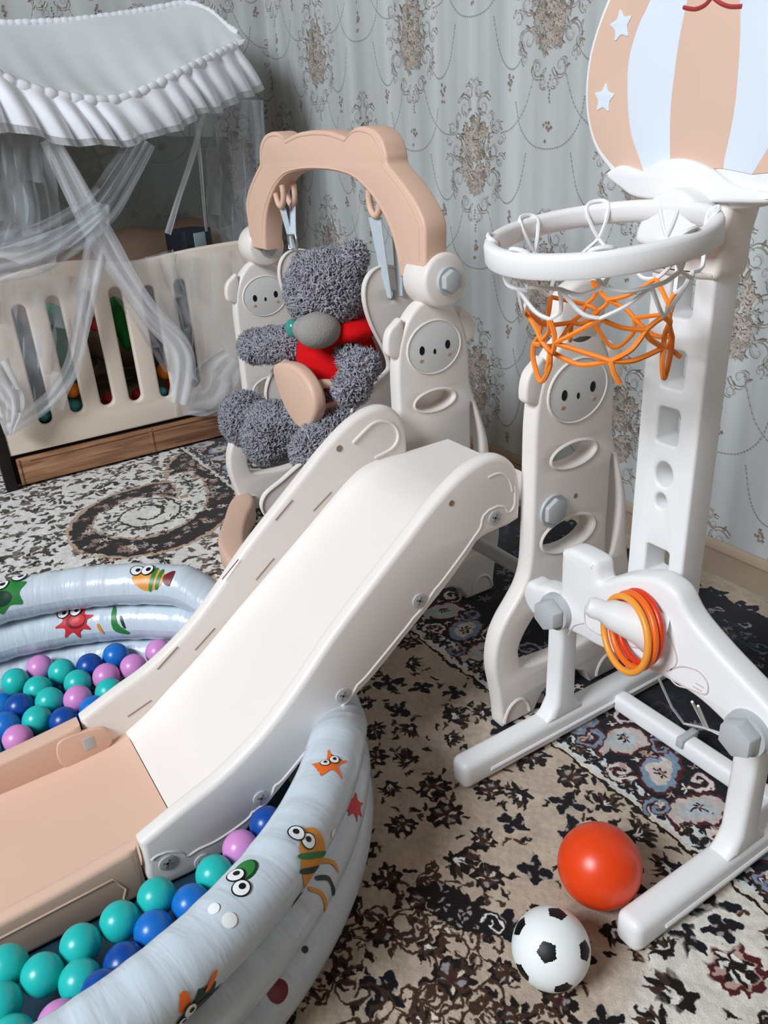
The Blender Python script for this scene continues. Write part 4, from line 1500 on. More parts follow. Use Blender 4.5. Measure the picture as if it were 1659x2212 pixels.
# turn the ball so that one black pentagon faces the lens as in the photograph
pent = (at(1182, 2061, 'Z', SR) - c)
view = (Vector((0, 0, 1.3)) - c).normalized()
right, upv = Vector(CAM_R[0]), -Vector(CAM_R[1])
want = (view * .985 + right * (-.09) - upv * .10).normalized()
Q = cen[0].rotation_difference(want)
cen1 = [Q @ d for d in cen]
best = None
for k in range(72):
    R2 = Matrix.Rotation(2 * PI * k / 72 / 5, 3, want)
    pts_ = [R2 @ d for d in cen1]
    # another pentagon sits at the upper right of the ball
    tgt_ = (right * .12 + upv * .80 + view * .55).normalized()
    s_ = max(d.dot(tgt_) for d in pts_)
    if best is None or s_ > best[0]:
        best = (s_, pts_)
cen = best[1]
bm.free()
bm = bmesh.new()
bmesh.ops.create_icosphere(bm, subdivisions=6, radius=1.0)
bm.normal_update()
for f in bm.faces:
    d = f.calc_center_median().normalized()
    j = max(range(12), key=lambda i: cen[i].dot(d))
    pc = cen[j]
    # straight pentagon sides: five nearest neighbours give the side directions
    nb = sorted(range(12), key=lambda i: -cen[i].dot(pc))[1:6]
    mx_ = max((d / d.dot(pc) - pc).dot((cen[i] - pc * cen[i].dot(pc)).normalized()) for i in nb)
    f.material_index = 1 if mx_ < .222 else 0
for v in bm.verts:
    v.co = Vector(c) + v.co.normalized() * SR
fb = from_bm('football', bm, [mat('football_white', rgb(244, 248, 248), .35, .4, .02), M['black']], None, None, tuple(c))
tag(fb, 'small white toy football with black pentagons on the rug', 'ball')
OR_ = .0745
c = at(1303, 1875, 'Z', OR_) + Vector((-.001, .008, 0))
me = sphere_mesh('rubber_ball', OR_, 64, 40)
me.materials.append(M['orange_ball'])
ob = bpy.data.objects.new('rubber_ball', me)
COL.objects.link(ob)
ob.location = c
ORIGIN[ob] = c
lathe('valve', [(0, 0), (.0028, 0), (.0028, .0008), (0, .0008)], c + (at(1310, 1950, 'Z', .03) - c).normalized() * (OR_ - .0004), (at(1310, 1950, 'Z', .03) - c), M['orange_ball'], ob, 10)
tag(ob, 'glossy plain orange rubber ball beside the foot bar of the stand', 'ball')

# ------------------------------------------------------------------ inflatable pool
PC, PR, TR = Vector((-.083, 1.403, 0)), .673, .0535
TZ = (.0545, .1610, .2675)


def rad(th):
    return PR * (1 + .066 * math.cos(2 * (th - .156)))

POOL = empty('inflatable_pool', (PC.x, PC.y, 0), 'pale blue inflatable ring pool printed with sea creatures, filled with plastic balls', 'paddling pool')


def squash(th):
    """the slide presses the tubes down where it crosses the rim"""
    d = math.degrees(th)
    d = (d + 180) % 360 - 180
    a, b, f = -13, 19, 18
    e = 0 if a <= d <= b else min(abs(d - a), abs(d - b))
    k = max(0, 1 - e / f)
    k = k * k * (3 - 2 * k)
    return 1 - .31 * k


def pool_pt(th, ph, k, off=0.0, wr=True):
    r = TR + off
    if wr:
        seam = abs(math.sin(ph)) ** 3
        r += .0016 * seam * (math.sin(th * 61 + k) + .7 * math.sin(th * 97 + 2 * k + 1.3) + .5 * math.sin(th * 33))
    s = squash(th)
    bul = (1 - s) * .03
    q_ = rad(th) + r * math.cos(ph) * (1 + bul * 2)
    return Vector((PC.x + q_ * math.cos(th), PC.y + q_ * math.sin(th), (TZ[k] + r * math.sin(ph)) * s))


VIN = mat('pool_vinyl', rgb(206, 218, 228), .26, .5, .03, 5, coat=.25)
nt = VIN.node_tree
uvn = nt.nodes.new('ShaderNodeUVMap')
mp = nt.nodes.new('ShaderNodeMapping')
mp.inputs['Scale'].default_value = (150, 2.2, 1)
nt.links.new(uvn.outputs[0], mp.inputs[0])
nn_ = nt.nodes.new('ShaderNodeTexNoise')
nn_.inputs['Scale'].default_value = 1.0
nn_.inputs['Detail'].default_value = 3
nn_.inputs['Distortion'].default_value = .3
nt.links.new(mp.outputs[0], nn_.inputs['Vector'])
bp = nt.nodes.new('ShaderNodeBump')
bp.inputs['Strength'].default_value = .55
bp.inputs['Distance'].default_value = .006
nt.links.new(nn_.outputs['Fac'], bp.inputs['Height'])
nt.links.new(bp.outputs['Normal'], nt.nodes['Principled BSDF'].inputs['Normal'])
NT, NP = 300, 28
pool_tubes = []
for k in range(3):
    V, F, UVS = [], [], []
    for i in range(NT + 1):
        for j in range(NP + 1):
            th, ph = 2 * PI * i / NT, 2 * PI * j / NP - PI
            V.append(pool_pt(th, ph, k))
            UVS.append((i / NT, j / NP + k))
    for i in range(NT):
        for j in range(NP):
            F.append((i * (NP + 1) + j, (i + 1) * (NP + 1) + j, (i + 1) * (NP + 1) + j + 1, i * (NP + 1) + j + 1))
    pool_tubes.append(raw('ring_tube', V, F, VIN, POOL, None, None, None, UVS))
lathe('pool_floor', [(0, .001), (.59, .001), (.59, .005), (0, .005)], PC, (0, 0, 1), M['pool_floor'], POOL, 72)


def decal(name, k, th0, ph0, shapes, scale=1.0, rot=0.0, inside=False, parent=None):
    """flat print that follows the tube; shapes = [(outline, material)] back to front, in metres"""
    V, F, MI, mats = [], [], [], []
    th0, ph0 = math.radians(th0), math.radians(ph0)
    s = -1 if inside else 1
    for li, (poly, mk) in enumerate(shapes):
        if mk not in mats:
            mats.append(mk)
        bm_ = bmesh.new()
        P = np.array(poly, float) * scale
        ca, sa = math.cos(rot), math.sin(rot)
        vs = [bm_.verts.new((x * ca - y * sa, x * sa + y * ca, 0)) for x, y in P]
        bm_.faces.new(vs)
        bmesh.ops.triangulate(bm_, faces=bm_.faces)
        for _ in range(2):
            es = [e for e in bm_.edges if e.calc_length() > .009]
            if es:
                bmesh.ops.subdivide_edges(bm_, edges=es, cuts=2, use_grid_fill=True)
                bmesh.ops.triangulate(bm_, faces=bm_.faces)
        o = len(V)
        for v in bm_.verts:
            th = th0 + s * v.co.x / (rad(th0) + TR * math.cos(ph0))
            ph = ph0 + s * v.co.y / TR
            V.append(pool_pt(th, ph, k, .0010 + .0005 * li))
        bm_.verts.index_update()
        for f in bm_.faces:
            F.append(tuple(o + v.index for v in f.verts))
            MI.append(mats.index(mk))
        bm_.free()
    return raw(name, V, F, [M[q_] for q_ in mats], pool_tubes[k] if parent is None else parent, None, None, MI)


def star_out(n, r0, r1, rot=0.0):
    return catmull([((r0 if i % 2 == 0 else r1) * math.cos(rot + i * PI / n), (r0 if i % 2 == 0 else r1) * math.sin(rot + i * PI / n)) for i in range(2 * n)], 4)


def eyes(x, y, r, d, ang=0.0):
    out = []
    for s in (-1, 1):
        ex, ey = x + s * d * math.cos(ang), y + s * d * math.sin(ang)
        out += [(ellipse(ex, ey, r * 1.18, r * 1.18, 16), 'p_black'), (ellipse(ex, ey, r, r, 16), 'p_white'), (ellipse(ex + r * .2, ey, r * .42, r * .42, 12), 'p_black')]
    return out


decal('starfish_print', 2, -38.7, 71.4, [(star_out(5, .034, .013, .4), 'p_orange')] + eyes(.006, .004, .0075, .0082, -.9), 1.0)
decal('crab_print', 1, -36.4, 38, [(star_out(7, .032, .017, .2), 'p_red')], .9)
fish = [(catmull([(-.036, 0), (-.018, .020), (.012, .022), (.030, .010), (.034, 0), (.026, -.012), (.0, -.024), (-.020, -.016)], 4), 'p_amber'),
        (catmull([(-.016, .021), (-.010, .021), (-.012, -.02), (-.018, -.018)], 3), 'p_darkgreen'), (catmull([(.000, .022), (.006, .022), (.004, -.022), (-.002, -.022)], 3), 'p_green'),
        (catmull([(-.036, .002), (-.056, .016), (-.052, -.002), (-.058, -.016), (-.038, -.006)], 3), 'p_darkred')]
decal('striped_fish_print', 2, -52.0, 14, fish + eyes(.024, .014, .0085, .0080, .8), 1.35, .9)
decal('seaweed_print', 1, -50.5, 16, [(catmull([(-.020, .030), (-.010, .008), (-.012, -.024), (-.006, -.036), (-.002, -.016), (-.004, .012), (-.014, .034)], 4), 'p_amber'), (catmull([(.004, .028), (.018, .010), (.016, -.018), (.026, -.030), (.024, -.004), (.024, .016), (.008, .034)], 4), 'p_darkgreen'), (catmull([(.030, .040), (.044, .022), (.046, -.004), (.052, .020), (.038, .044)], 4), 'p_amber')], 1.0)
decal('frog_print', 2, -60.8, 91, [(ellipse(.014, .004, .022, .017, 22), 'p_darkgreen'), (ellipse(.014, .005, .019, .014, 22), 'p_green')] + eyes(-.006, -.002, .0115, .012, 1.0), 1.0)
decal('zebra_fish_print', 2, -72.9, -29, [(star_out(9, .040, .028, .1), 'p_darkgreen'), (ellipse(0, 0, .024, .018, 20), 'p_black'), (catmull([(-.030, .030), (-.022, .052), (-.012, .050), (-.014, .028)], 3), 'p_orange'), (catmull([(.01, .03), (.030, .044), (.034, .040), (.016, .026)], 3), 'p_orange')] + eyes(-.022, .016, .009, .009, .9), 1.0)
decal('octopus_print', 0, -61, 48, [(ellipse(0, 0, .018, .018, 18), 'p_darkred'), (ellipse(.014, .022, .011, .012, 16), 'p_darkred')], 1.0)
decal('dot_print', 0, -54.5, 51, [(ellipse(0, 0, .006, .006, 12), 'p_black')])
for th, ph, r in ((-65.8, 57, .0105), (-66.0, 86, .008), (-47.1, 3, .007)):
    decal('bubble_print', 2, th, ph, [(ellipse(0, 0, r, r, 18), 'p_white')])
decal('small_fish_print', 2, 41, 135, [(catmull([(-.040, .0), (-.016, .024), (.020, .022), (.034, .004), (.022, -.020), (-.010, -.026)], 4), 'p_amber'), (catmull([(.004, .024), (.012, .024), (.010, -.022), (.002, -.024)], 3), 'p_green'), (catmull([(.020, .022), (.027, .018), (.024, -.018), (.017, -.02)], 3), 'p_green'), (catmull([(.033, .010), (.052, .022), (.050, -.012), (.034, -.006)], 3), 'p_darkred')] + eyes(-.022, .020, .012, .012, .0), 1.15, 0, True)
decal('red_crab_print', 1, 60, 140, [(star_out(8, .044, .026, .2), 'p_red'), (ellipse(.004, .0, .022, .018, 20), 'p_darkred'), (ellipse(.006, .002, .018, .014, 20), 'p_red')] + eyes(-.012, .024, .012, .014, 0), 1.1, 0, True)
decal('weed_print', 1, 50.5, 158, [(catmull([(-.01, .036), (-.002, .03), (.004, .0), (.026, -.022), (.016, -.026), (-.006, -.012)], 4), 'p_green'), (catmull([(-.034, .002), (-.026, -.018), (-.030, -.020), (-.038, -.002)], 3), 'p_amber'), (catmull([(.008, .012), (.016, -.010), (.02, -.008), (.012, .014)], 3), 'p_darkgreen')], 1.25, 0, True)
decal('green_turtle_print', 2, 73.3, 128, [(star_out(6, .048, .032, .3), 'p_green'), (ellipse(-.01, -.012, .026, .018, 20), 'p_darkgreen'), (ellipse(-.03, -.03, .012, .010, 16), 'p_orange')] + eyes(.012, .030, .014, .018, .3), 1.15, 0, True)

# ------------------------------------------------------------------ plastic balls in the pool
BR = .0335
BALLS = [  # survey x, y, colour, label
    (84, 1432, 'pink', 'pink ball nearest the crib, by the inner pool wall'),
    (34, 1472, 'teal', 'teal ball at the left edge, left below the far pink ball'),
    (138, 1452, 'teal', 'teal ball just right of the far pink ball in the pool'),
    (241, 1416, 'blue', 'bright blue ball highest of the heap by the far pool wall'),
    (199, 1447, 'navy', 'deep blue ball left below the far bright blue ball'),
    (287, 1442, 'pink', 'pink ball half hidden by the rail beside the highest blue ball'),
    (172, 1472, 'teal', 'teal ball behind the middle pink ball of the far heap'),
    (234, 1473, 'pink', 'pink ball mostly hidden behind the teal ball at the slide rail'),
    (230, 1489, 'teal', 'teal ball touching the far slide rail, before a pink ball'),
    (83, 1492, 'teal', 'teal ball right below the far pink ball in the pool'),
    (101, 1519, 'teal', 'teal ball left of the middle pink ball of the far heap'),
    (163, 1509, 'pink', 'middle pink ball of the far heap, framed by teal balls'),
    (200, 1528, 'blue', 'blue ball right of the middle pink ball, at the rail'),
    (135, 1558, 'navy', 'dark blue ball low beside the peach end of the slide rail'),
    (14, 1565, 'blue', 'blue ball at the left edge in the far pool half'),
    (84, 1577, 'teal', 'teal ball lying directly above the peach rail of the slide'),
    (25, 1618, 'pink', 'pink ball at the left edge above the peach slide rail'),
    (4, 1630, 'teal', 'teal ball cut by the left edge above the peach rail'),
    (340, 1388, 'pink', 'pink ball peeping out behind the far end of the rail'),
    (60, 1535, 'navy', 'deep blue ball sunk in the shade among the far teal balls'),
    (251, 2003, 'teal', 'teal ball by the peach wall left of the bright blue ball'),
    (322, 2006, 'blue', 'bright blue ball with a highlight in the near pool corner'),
    (342, 1967, 'teal', 'teal ball half hidden behind the near bright blue ball'),
    (413, 1935, 'blue', 'blue ball just below the white slide end with two screws'),
    (384, 2018, 'pink', 'pink ball squeezed between the near blue ball and the rim'),
    (471, 1893, 'teal', 'teal ball right below the lowest screws of the slide'),
    (490, 1917, 'teal', 'light teal ball behind the frog print on the near rim'),
    (528, 1845, 'pink', 'pink ball under the near slide rail beside the rim'),
    (546, 1862, 'teal', 'teal ball before the pink one under the near rail'),
    (184, 2053, 'teal', 'teal ball behind the brightest teal ball near the peach wall'),
    (165, 2106, 'teal', 'brightest teal ball at the front of the pool'),
    (89, 2106, 'teal', 'teal ball left of the brightest teal ball at the front'),
    (277, 2082, 'navy', 'deep blue ball half covered by the near pool rim'),
    (111, 2187, 'pink', 'pink ball at the bottom edge against the near rim'),
    (14, 2167, 'teal', 'teal ball in the bottom left corner of the photo'),
    (40, 2232, 'teal', 'teal ball cut off by the bottom edge of the photo'),
    (566, 1768, 'navy', 'dark blue ball in the gap between near rail and rim'),
    (588, 1748, 'navy', 'darkest blue ball deepest in the gap between rail and rim'),
    (225, 2105, 'navy', 'deep blue ball sunk right of the brightest teal ball'),
    (20, 2095, 'teal', 'shaded teal ball against the peach wall at the left edge'),
]
cam_c = Vector((0, 0, 1.3))
rays = [np.array((at(x, y, 'Z', 0) - cam_c).normalized()) for x, y, _, _ in BALLS]
P = np.array([at(x, y, 'Z', .115)[:] for x, y, _, _ in BALLS])
C0 = np.array(cam_c)
N = len(P)
for it in range(500):
    g = .25 if it < 380 else .02
    for i in range(N):
        d = P[i] - C0
        on = C0 + rays[i] * (d @ rays[i])
        P[i] += (on - P[i]) * g
    P[:, 2] -= .0006
    for _ in range(3):
        for i in range(N):
            d = P - P[i]
            L = np.linalg.norm(d, axis=1)
            for j in np.where((L < 2 * BR + .0006) & (np.arange(N) > i))[0]:
                u = d[j] / (L[j] + 1e-9)
                e = (2 * BR + .0006 - L[j]) / 2
                P[i] -= u * e
                P[j] += u * e
        P[:, 2] = np.maximum(P[:, 2], np.where(P[:, 0] > .40, .040, .100))
        # keep inside the tubes
        rel = P[:, :2] - np.array(PC[:2])
        rr = np.linalg.norm(rel, axis=1)
        for i in range(N):
            RL = rad(math.atan2(rel[i, 1], rel[i, 0]))
            for z in TZ:
                dz = P[i, 2] - z
                q_ = math.sqrt(max((TR + BR + .0035) ** 2 - dz * dz, 0))
                if abs(dz) < TR + BR and rr[i] > RL - q_:
                    P[i, :2] = np.array(PC[:2]) + rel[i] / rr[i] * (RL - q_)
            x, y, z = P[i]
            low = np.interp(x, [-1, .27, .37, .49, .57, .63, .68], [0, .01, .05, .135, .2, .244, .27])
            if x < .70 and z + BR > low:
                if y < 1.42:
                    P[i, 1] = min(y, RY0 - BR - .001)
                else:
                    P[i, 1] = max(y, LY1 + BR + .001)
meshes = {}
for k_ in ('teal', 'blue', 'pink', 'navy'):
    me = sphere_mesh('pit_ball_' + k_, BR, 40, 24)
    me.materials.append(M['ball_' + k_])
    meshes[k_] = me
for (x, y, k_, lab), p in zip(BALLS, P):
    o = bpy.data.objects.new('pit_ball', meshes[k_])
    COL.objects.link(o)
    o.location = p
    o.rotation_euler = (RNG.random() * 6, RNG.random() * 6, 0)
    tag(o, lab, 'ball', 'plastic balls in the pool')

# the lower layer the visible balls rest on
low = []
for k in range(4000):
    a = RNG.random() * 2 * PI
    q_ = (rad(a) - TR - BR - .006) * math.sqrt(RNG.random())
    x, y = PC.x + q_ * math.cos(a), PC.y + q_ * math.sin(a)
    z = .0055 + BR
    if RY0 - BR - .002 < y < LY1 + BR + .002 or x > .50 or (y > LY1 and x < -.25) or (y < 1.3 and x < -.25) or (y < 1.3 and y > 1.03):
        continue
    if any((x - c_[0]) ** 2 + (y - c_[1]) ** 2 < (2 * BR + .0006) ** 2 for c_ in low):
        continue
    if ((P - np.array([x, y, z])) ** 2).sum(1).min() < (2 * BR + .0008) ** 2:
        continue
    low.append((x, y, z))
used = set()
for i, c_ in enumerate(low):
    near = int(((P - np.array(c_)) ** 2).sum(1).argmin())
    for k_ in (('teal', 'navy', 'blue') if i % 2 else ('navy', 'teal', 'blue')):
        if (near, k_) not in used:
            break
    else:
        continue
    used.add((near, k_))
    o = bpy.data.objects.new('pit_ball', meshes[k_])
    COL.objects.link(o)
    o.location = c_
    tag(o, 'buried %s ball under %s' % (k_, BALLS[near][3]), 'ball', 'buried balls at the bottom of the pool')

# ------------------------------------------------------------------ crib by the left wall
CY = 3.50
CRIB = empty('crib', (.95, 3.85, 0), 'cream slatted crib on a brown wooden drawer base under a white canopy', 'crib')
fr = [(.335, .146), (.335, .80), (.36, .826), (.47, .850), (.56, .866), (.67, .879), (.79, .876), (.90, .856), (.97, .848), (1.06, .850), (1.15, .858), (1.28, .867), (1.45, .872), (1.60, .872), (1.62, .86), (1.62, .146)]
top = catmull(fr[1:-1], 5, False)
out = np.vstack([[fr[0]], top, [fr[-1]]])
slots = []
for cx, z0, z1 in ((.508, .246, .742), (.640, .268, .757), (.768, .272, .764), (.892, .264, .755), (1.030, .252, .742), (1.172, .266, .748)):
    slots.append(rrect(cx, (z0 + z1) / 2, .056, z1 - z0, .027, 6))
slab('front_panel', out, slots, 'XZ', CY, CY + .036, .010, M['crib_cream'], CRIB)
slab('back_panel', out, slots, 'XZ', 4.22, 4.25, .008, M['crib_cream'], CRIB)
for x in (.305, 1.625):
    slab('end_panel', np.array([(CY + .04, .146), (4.215, .146), (4.215, .80), (CY + .04, .80)]), [], 'YZ', x, x + .030, .006, M['crib_cream'], CRIB)
for x0, x1 in ((.288, .333), (1.625, 1.665)):
    for y0 in (CY - .006, 4.225):
        box('corner_post', (x0, y0, .001), (x1, y0 + .045, .82), M['crib_dark'] if x0 < 1 and y0 < 4 else M['wood'], CRIB, .004)
dr = box('drawer', (.352, CY + .004, .012), (1.615, CY + .030, .128), M['wood'], CRIB, .004)
box('drawer_bead', (.40, CY - .001, .112), (1.57, CY + .006, .118), M['wood'], dr, .002)
for x in (.352, .92, 1.35):
    box('drawer_batten', (x, CY - .001, .014), (x + .012, CY + .006, .126), M['wood'], dr, .002)
box('base_box', (.335, CY + .032, .010), (1.62, 4.20, .144), M['crib_dark'], CRIB, .003)
bm = bmesh.new()
box_bm(bm, (.345, CY + .045, .150), (1.615, 4.205, .235), .03, 3)
from_bm('mattress', bm, M['mattress'], CRIB)


def lump(name, parts, m, label, cat, group=None, voxel=.012):
    me = blob_mesh(parts, voxel, 3)
    o = finish(name, me, m, None, None)
    return tag(o, label, cat, group)


# things lying in the crib
lump('blanket', [((1.15, 3.97, .66), (.36, .17, .27), (0, 0, 1)), ((1.40, 3.95, .76), (.18, .15, .20), (0, 0, 1)), ((.80, 4.00, .62), (.28, .14, .26), (0, 0, 1)), ((.52, 4.02, .66), (.18, .12, .22), (0, 0, 1)), ((1.15, 3.98, .80), (.20, .12, .14), (0, 0, 1)), ((1.02, 3.98, .50), (.2, .14, .2), (0, 0, 1)), ((1.45, 3.86, .42), (.12, .2, .22), (0, 0, 1))], M['blanket'], 'crumpled tan blanket piled high inside the crib', 'blanket', None, .018)
lump('green_cushion', [((.66, 3.72, .50), (.085, .07, .20), (0, 0, 1)), ((.66, 3.70, .62), (.06, .05, .08), (0, 0, 1)), ((.62, 3.74, .33), (.09, .08, .10), (0, 0, 1))], M['green_toy'], 'soft green toy behind the second gap of the crib', 'soft toy')
lump('grey_cushion', [((.50, 3.72, .50), (.07, .06, .16), (0, 0, 1)), ((.49, 3.72, .36), (.06, .06, .12), (0, 0, 1))], mat('grey_green_cloth', rgb(84, 92, 90), .9, .1, .2, 10), 'dark grey cushion behind the leftmost gap of the crib', 'cushion')
lump('mauve_cloth', [((1.06, 3.68, .68), (.10, .05, .10), (0, 0, 1)), ((1.08, 3.70, .56), (.08, .06, .10), (0, 0, 1))], M['mauve_toy'], 'mauve cloth behind the fifth gap of the crib', 'cloth')
lump('bright_green_toy', [((.93, 3.70, .60), (.05, .05, .09), (0, 0, 1)), ((.945, 3.69, .50), (.03, .04, .06), (0, 0, 1))], M['darkgreen_toy'], 'bright green toy in the dark behind the fourth gap', 'toy')
TB = [(358, 800, 'orange_toy', .040, 'orange ball behind the fifth gap of the crib'), (402, 778, 'orange_toy', .034, 'small amber ball behind the sixth gap of the crib'),
      (155, 842, 'orange_toy', .034, 'orange ball low behind the second gap of the crib'), (160, 880, 'teal_toy', .036, 'teal ball at the foot of the second gap of the crib'),
      (98, 915, 'teal_toy', .034, 'teal ball at the foot of the leftmost gap of the crib'), (238, 862, 'red_toy', .036, 'dark red ball at the foot of the third gap'),
      (300, 858, 'red_toy', .030, 'red ball at the foot of the fourth gap of the crib'), (310, 868, 'teal_toy', .022, 'little teal ball at the foot of the fourth gap'),
      (352, 855, 'teal_toy', .024, 'little pale teal ball low behind the fifth gap'), (372, 830, 'red_toy', .030, 'red ball behind the slat right of the fifth gap'), (205, 700, 'red_toy', .03, 'red ball high behind the third gap of the crib')]
for x, y, mk, r, lab in TB:
    p = at(x, y, 'Y', CY + .05 + r)
    me = sphere_mesh('toy_ball', r, 24, 14)
    me.materials.append(M[mk])
    o = bpy.data.objects.new('toy_ball', me)
    COL.objects.link(o)
    o.location = (p.x, p.y, max(p.z, .236 + r))
    tag(o, lab, 'ball', 'toys in the crib')
nb_ = at(405, 520, 'Y', 3.62)
bm = bmesh.new()
box_bm(bm, (nb_.x - .05, 3.60, .60), (nb_.x + .10, 3.74, nb_.z + .045), .006)
bx2 = from_bm('book_box', bm, M['navy_box'])
bx2.rotation_euler.z = .35
tag(bx2, 'dark navy box with a pale label standing behind the crib rail', 'box')
lb_ = box('box_label', (nb_.x - .005, 3.597, .80), (nb_.x + .06, 3.601, nb_.z + .03), M['paleblue'], bx2, .001)

# ------------------------------------------------------------------ canopy over the crib
CAN = empty('crib_canopy', (.20, 4.20, 0), 'white frilled crib canopy with sheer tulle hanging in crossed bands', 'canopy')


def resample(P, n):
    P = np.array([tuple(q) for q in P], float)
    C_ = catmull(P, 12, False)
    s = np.concatenate([[0], np.cumsum(np.linalg.norm(np.diff(C_, axis=0), axis=1))])
    t = np.linspace(0, s[-1], n)
    return np.stack([np.interp(t, s, C_[:, i]) for i in range(3)], 1)


fe = [Vector((-.15, 3.50, 1.62)), at(-90, 130, 'Y', 3.42), at(0, 165, 'Y', 3.42), at(60, 188, 'Y', 3.42), at(120, 205, 'Y', 3.43), at(200, 217, 'Y', 3.44), at(262, 214, 'Y', 3.46), at(330, 188, 'Y', 3.50), at(400, 152, 'Y', 3.56), at(470, 118, 'Y', 3.66), at(530, 88, 'Y', 3.78)]
be = [Vector((-.15, 4.15, 1.74)), at(-90, 52, 'Y', 4.15), at(0, 50, 'Y', 4.15), at(130, 45, 'Y', 4.15), at(220, 36, 'Y', 4.15), at(300, 24, 'Y', 4.15), at(410, 6, 'Y', 4.12), at(450, 22, 'Y', 4.06), at(490, 55, 'Y', 3.95), at(515, 72, 'Y', 3.86), at(530, 88, 'Y', 3.785)]
NF = 120
FE, BE = resample(fe, NF), resample(be, NF)
V, F = [], []
NV = 16
for i in range(NF):
    for j in range(NV + 1):
        t = j / NV
        p = FE[i] * (1 - t) + BE[i] * t
        p = p + np.array([0, 0, -.05 * math.sin(PI * t) * min(1, (NF - 1 - i) / 20)])
        p = p + np.array([0, 0, .004 * math.sin(i * .9 + 6 * t) * (1 - t) + .006 * math.sin(i * .21 + 5 * t)])
        V.append(p)
for i in range(NF - 1):
    for j in range(NV):
        F.append((i * (NV + 1) + j, (i + 1) * (NV + 1) + j, (i + 1) * (NV + 1) + j + 1, i * (NV + 1) + j + 1))
roof = raw('canopy_roof', V, F, M['canopy'], CAN, None)
for nm, E_, dens, r0, r1 in (('gathered_edge', FE, .31, .0125, .0075), ('gathered_edge', BE, .50, .0095, .0045)):
    P = resample(E_[::6], 420)
    r = r0 + r1 * np.abs(np.sin(np.arange(420) * dens)) ** .6 + .001 * np.sin(np.arange(420) * .37)
    v, f = sweep(P, r, 8, False, .8)
    raw(nm, v, f, M['frill'], CAN, None)
# frill below the front edge
le = [Vector((-.15, 3.46, 1.42)), at(-90, 280, 'Y', 3.38), at(0, 290, 'Y', 3.38), at(100, 300, 'Y', 3.38), at(190, 318, 'Y', 3.39), at(260, 314, 'Y', 3.41), at(340, 300, 'Y', 3.46), at(400, 270, 'Y', 3.52), at(450, 246, 'Y', 3.58), at(520, 222, 'Y', 3.68), at(566, 188, 'Y', 3.76)]
NFr = 520
F1, F2 = resample(FE[::6], NFr), resample(le, NFr)
V, F, UVS, MI = [], [], [], []
NV = 14
ph_ = np.cumsum(.20 + .10 * RNG.random(NFr) + .06 * np.sin(np.arange(NFr) * .05))
amp = .6 + .7 * np.interp(np.arange(NFr), np.arange(0, NFr + 13, 13), RNG.random(len(np.arange(0, NFr + 13, 13))))
for i in range(NFr):
    for j in range(NV + 1):
        t = j / NV
        p = F1[i] * (1 - t) + F2[i] * t
        a = .005 + .024 * t
        p = p + np.array([.35 * a * amp[i] * math.cos(ph_[i]), -.006 + a * amp[i] * math.sin(ph_[i]) - .02 * math.sin(PI * t), .010 * t * math.sin(ph_[i] * .37 + 1)])
        V.append(p)
        UVS.append((i / 40, t))
for i in range(NFr - 1):
    for j in range(NV):
        F.append((i * (NV + 1) + j, (i + 1) * (NV + 1) + j, (i + 1) * (NV + 1) + j + 1, i * (NV + 1) + j + 1))
        MI.append(1 if j >= NV - 2 else 0)
raw('frill', V, F, [M['frill'], M['tulle_thick']], CAN, None, None, MI, UVS)
tubes('canopy_pole', [[(.20, 4.20, .002), (.20, 4.20, 1.0), (.20, 4.195, 1.70)]], .011, M['metal'], CAN, 10)


def drape(name, path, widths, m, folds=3, amp_=.012, n=60, k=14):
    """a hanging band of net: path of points, width across it, soft lengthwise folds"""
    P = resample(path, n)
    W = np.interp(np.linspace(0, 1, n), np.linspace(0, 1, len(widths)), widths)
    tg = np.gradient(P, axis=0)
    tg /= np.linalg.norm(tg, axis=1)[:, None]
    dep = np.array([.25, 1.0, .0])
    dep /= np.linalg.norm(dep)
    V, F, UVS = [], [], []
    for i in range(n):
        side = np.cross(tg[i], dep)
        side /= np.linalg.norm(side)
        for j in range(k + 1):
            s = j / k - .5
            ph2 = folds * 2 * PI * s + .8 * math.sin(i * .15)
            q_ = P[i] + side * (W[i] * (s + .06 * math.sin(ph2 * 1.3))) + dep * (amp_ * math.sin(ph2))
            V.append(q_)
            UVS.append((s + .5 + .1 * math.sin(i * .08), i / n))
    for i in range(n - 1):
        for j in range(k):
            F.append((i * (k + 1) + j, i * (k + 1) + j + 1, (i + 1) * (k + 1) + j + 1, (i + 1) * (k + 1) + j))
    return raw(name, V, F, m, CAN, None, None, None, UVS)


def path(pts, y):
    return [at(a, b, 'Y', y + (q[0] if q else 0)) for a, b, *q in pts]


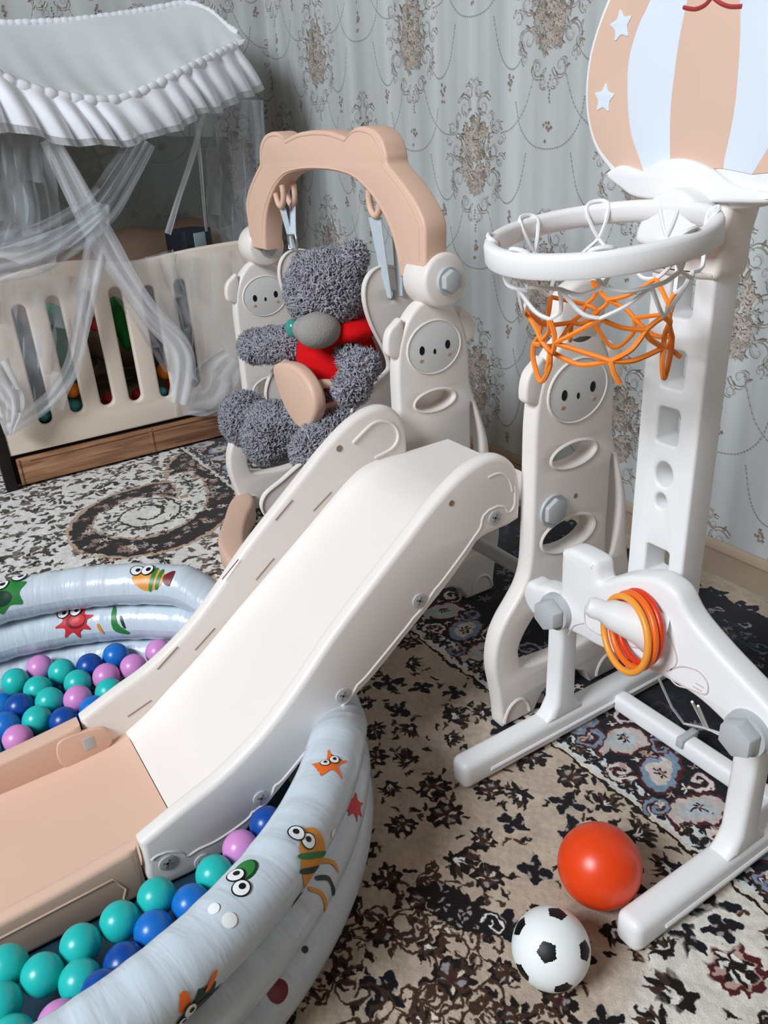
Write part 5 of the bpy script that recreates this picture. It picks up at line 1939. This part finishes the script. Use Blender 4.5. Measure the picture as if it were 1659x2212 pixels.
drape('tulle_band', path([(105, 300), (135, 355), (180, 440), (225, 525), (270, 600), (325, 680), (385, 745), (398, 800), (385, 872)], 3.425), [.06, .085, .10, .10, .085, .085, .09, .10, .085], M['tulle_thick'], 2, .008)
drape('tulle_band', path([(310, 300), (265, 380), (215, 450), (140, 505), (60, 545), (-60, 570)], 3.40), [.10, .12, .14, .16, .18, .18], M['tulle_thin'], 4, .012)
drape('tulle_band', path([(215, 455), (150, 505), (60, 550), (-60, 580)], 3.39), [.05, .08, .10, .12], M['tulle'], 3, .010)
drape('tulle_band', path([(222, 440), (208, 530), (192, 620), (172, 720), (155, 790), (120, 850), (70, 895), (15, 930)], 3.445), [.05, .08, .08, .065, .06, .055, .06, .05], M['tulle_thick'], 2, .008)
drape('tulle_band', path([(-30, 800), (10, 850), (20, 890), (18, 940)], 3.40), [.20, .14, .10, .03], M['tulle_thick'], 4, .012)
drape('tulle_sheet', path([(55, 590), (60, 700), (62, 800), (75, 890)], 3.455), [.42, .40, .36, .20], M['tulle_thin'], 5, .010)
drape('tulle_sheet', path([(440, 545), (450, 650), (460, 760), (455, 900)], 3.455), [.30, .36, .42, .36], M['tulle_thin'], 3, .010)
drape('tulle_sheet', path([(500, 770), (470, 810), (450, 850), (400, 870)], 3.44), [.12, .20, .20, .10], M['tulle'], 3, .008)
drape('tulle_sheet', path([(300, 560), (330, 640), (372, 740), (385, 800)], 3.470), [.30, .28, .22, .12], M['tulle_thin'], 4, .006)
drape('tulle_sheet', path([(505, 215), (512, 320), (515, 440), (522, 540)], 3.66), [.26, .28, .30, .26], M['tulle_thin'], 4, .014)
drape('tulle_band', path([(440, 245), (415, 340), (385, 430), (362, 505)], 3.58), [.022, .026, .024, .03], M['tulle_thick'], 1, .004, 30, 6)
drape('tulle_band', path([(422, 250), (432, 340), (440, 440), (446, 500)], 3.56), [.014, .016, .014, .012], M['tulle'], 1, .004, 30, 6)
drape('shade_netting_sheet', path([(-60, 420), (100, 410), (260, 400), (400, 395), (500, 385)], 4.0), [.50, .50, .48, .46, .42], M['net_shade'], 1, .006)  # grey net sheet standing in for the wall's shade under the canopy
drape('tulle_sheet', path([(20, 290), (30, 380), (40, 470), (20, 560)], 3.46), [.24, .26, .28, .3], M['tulle_thin'], 5, .014)
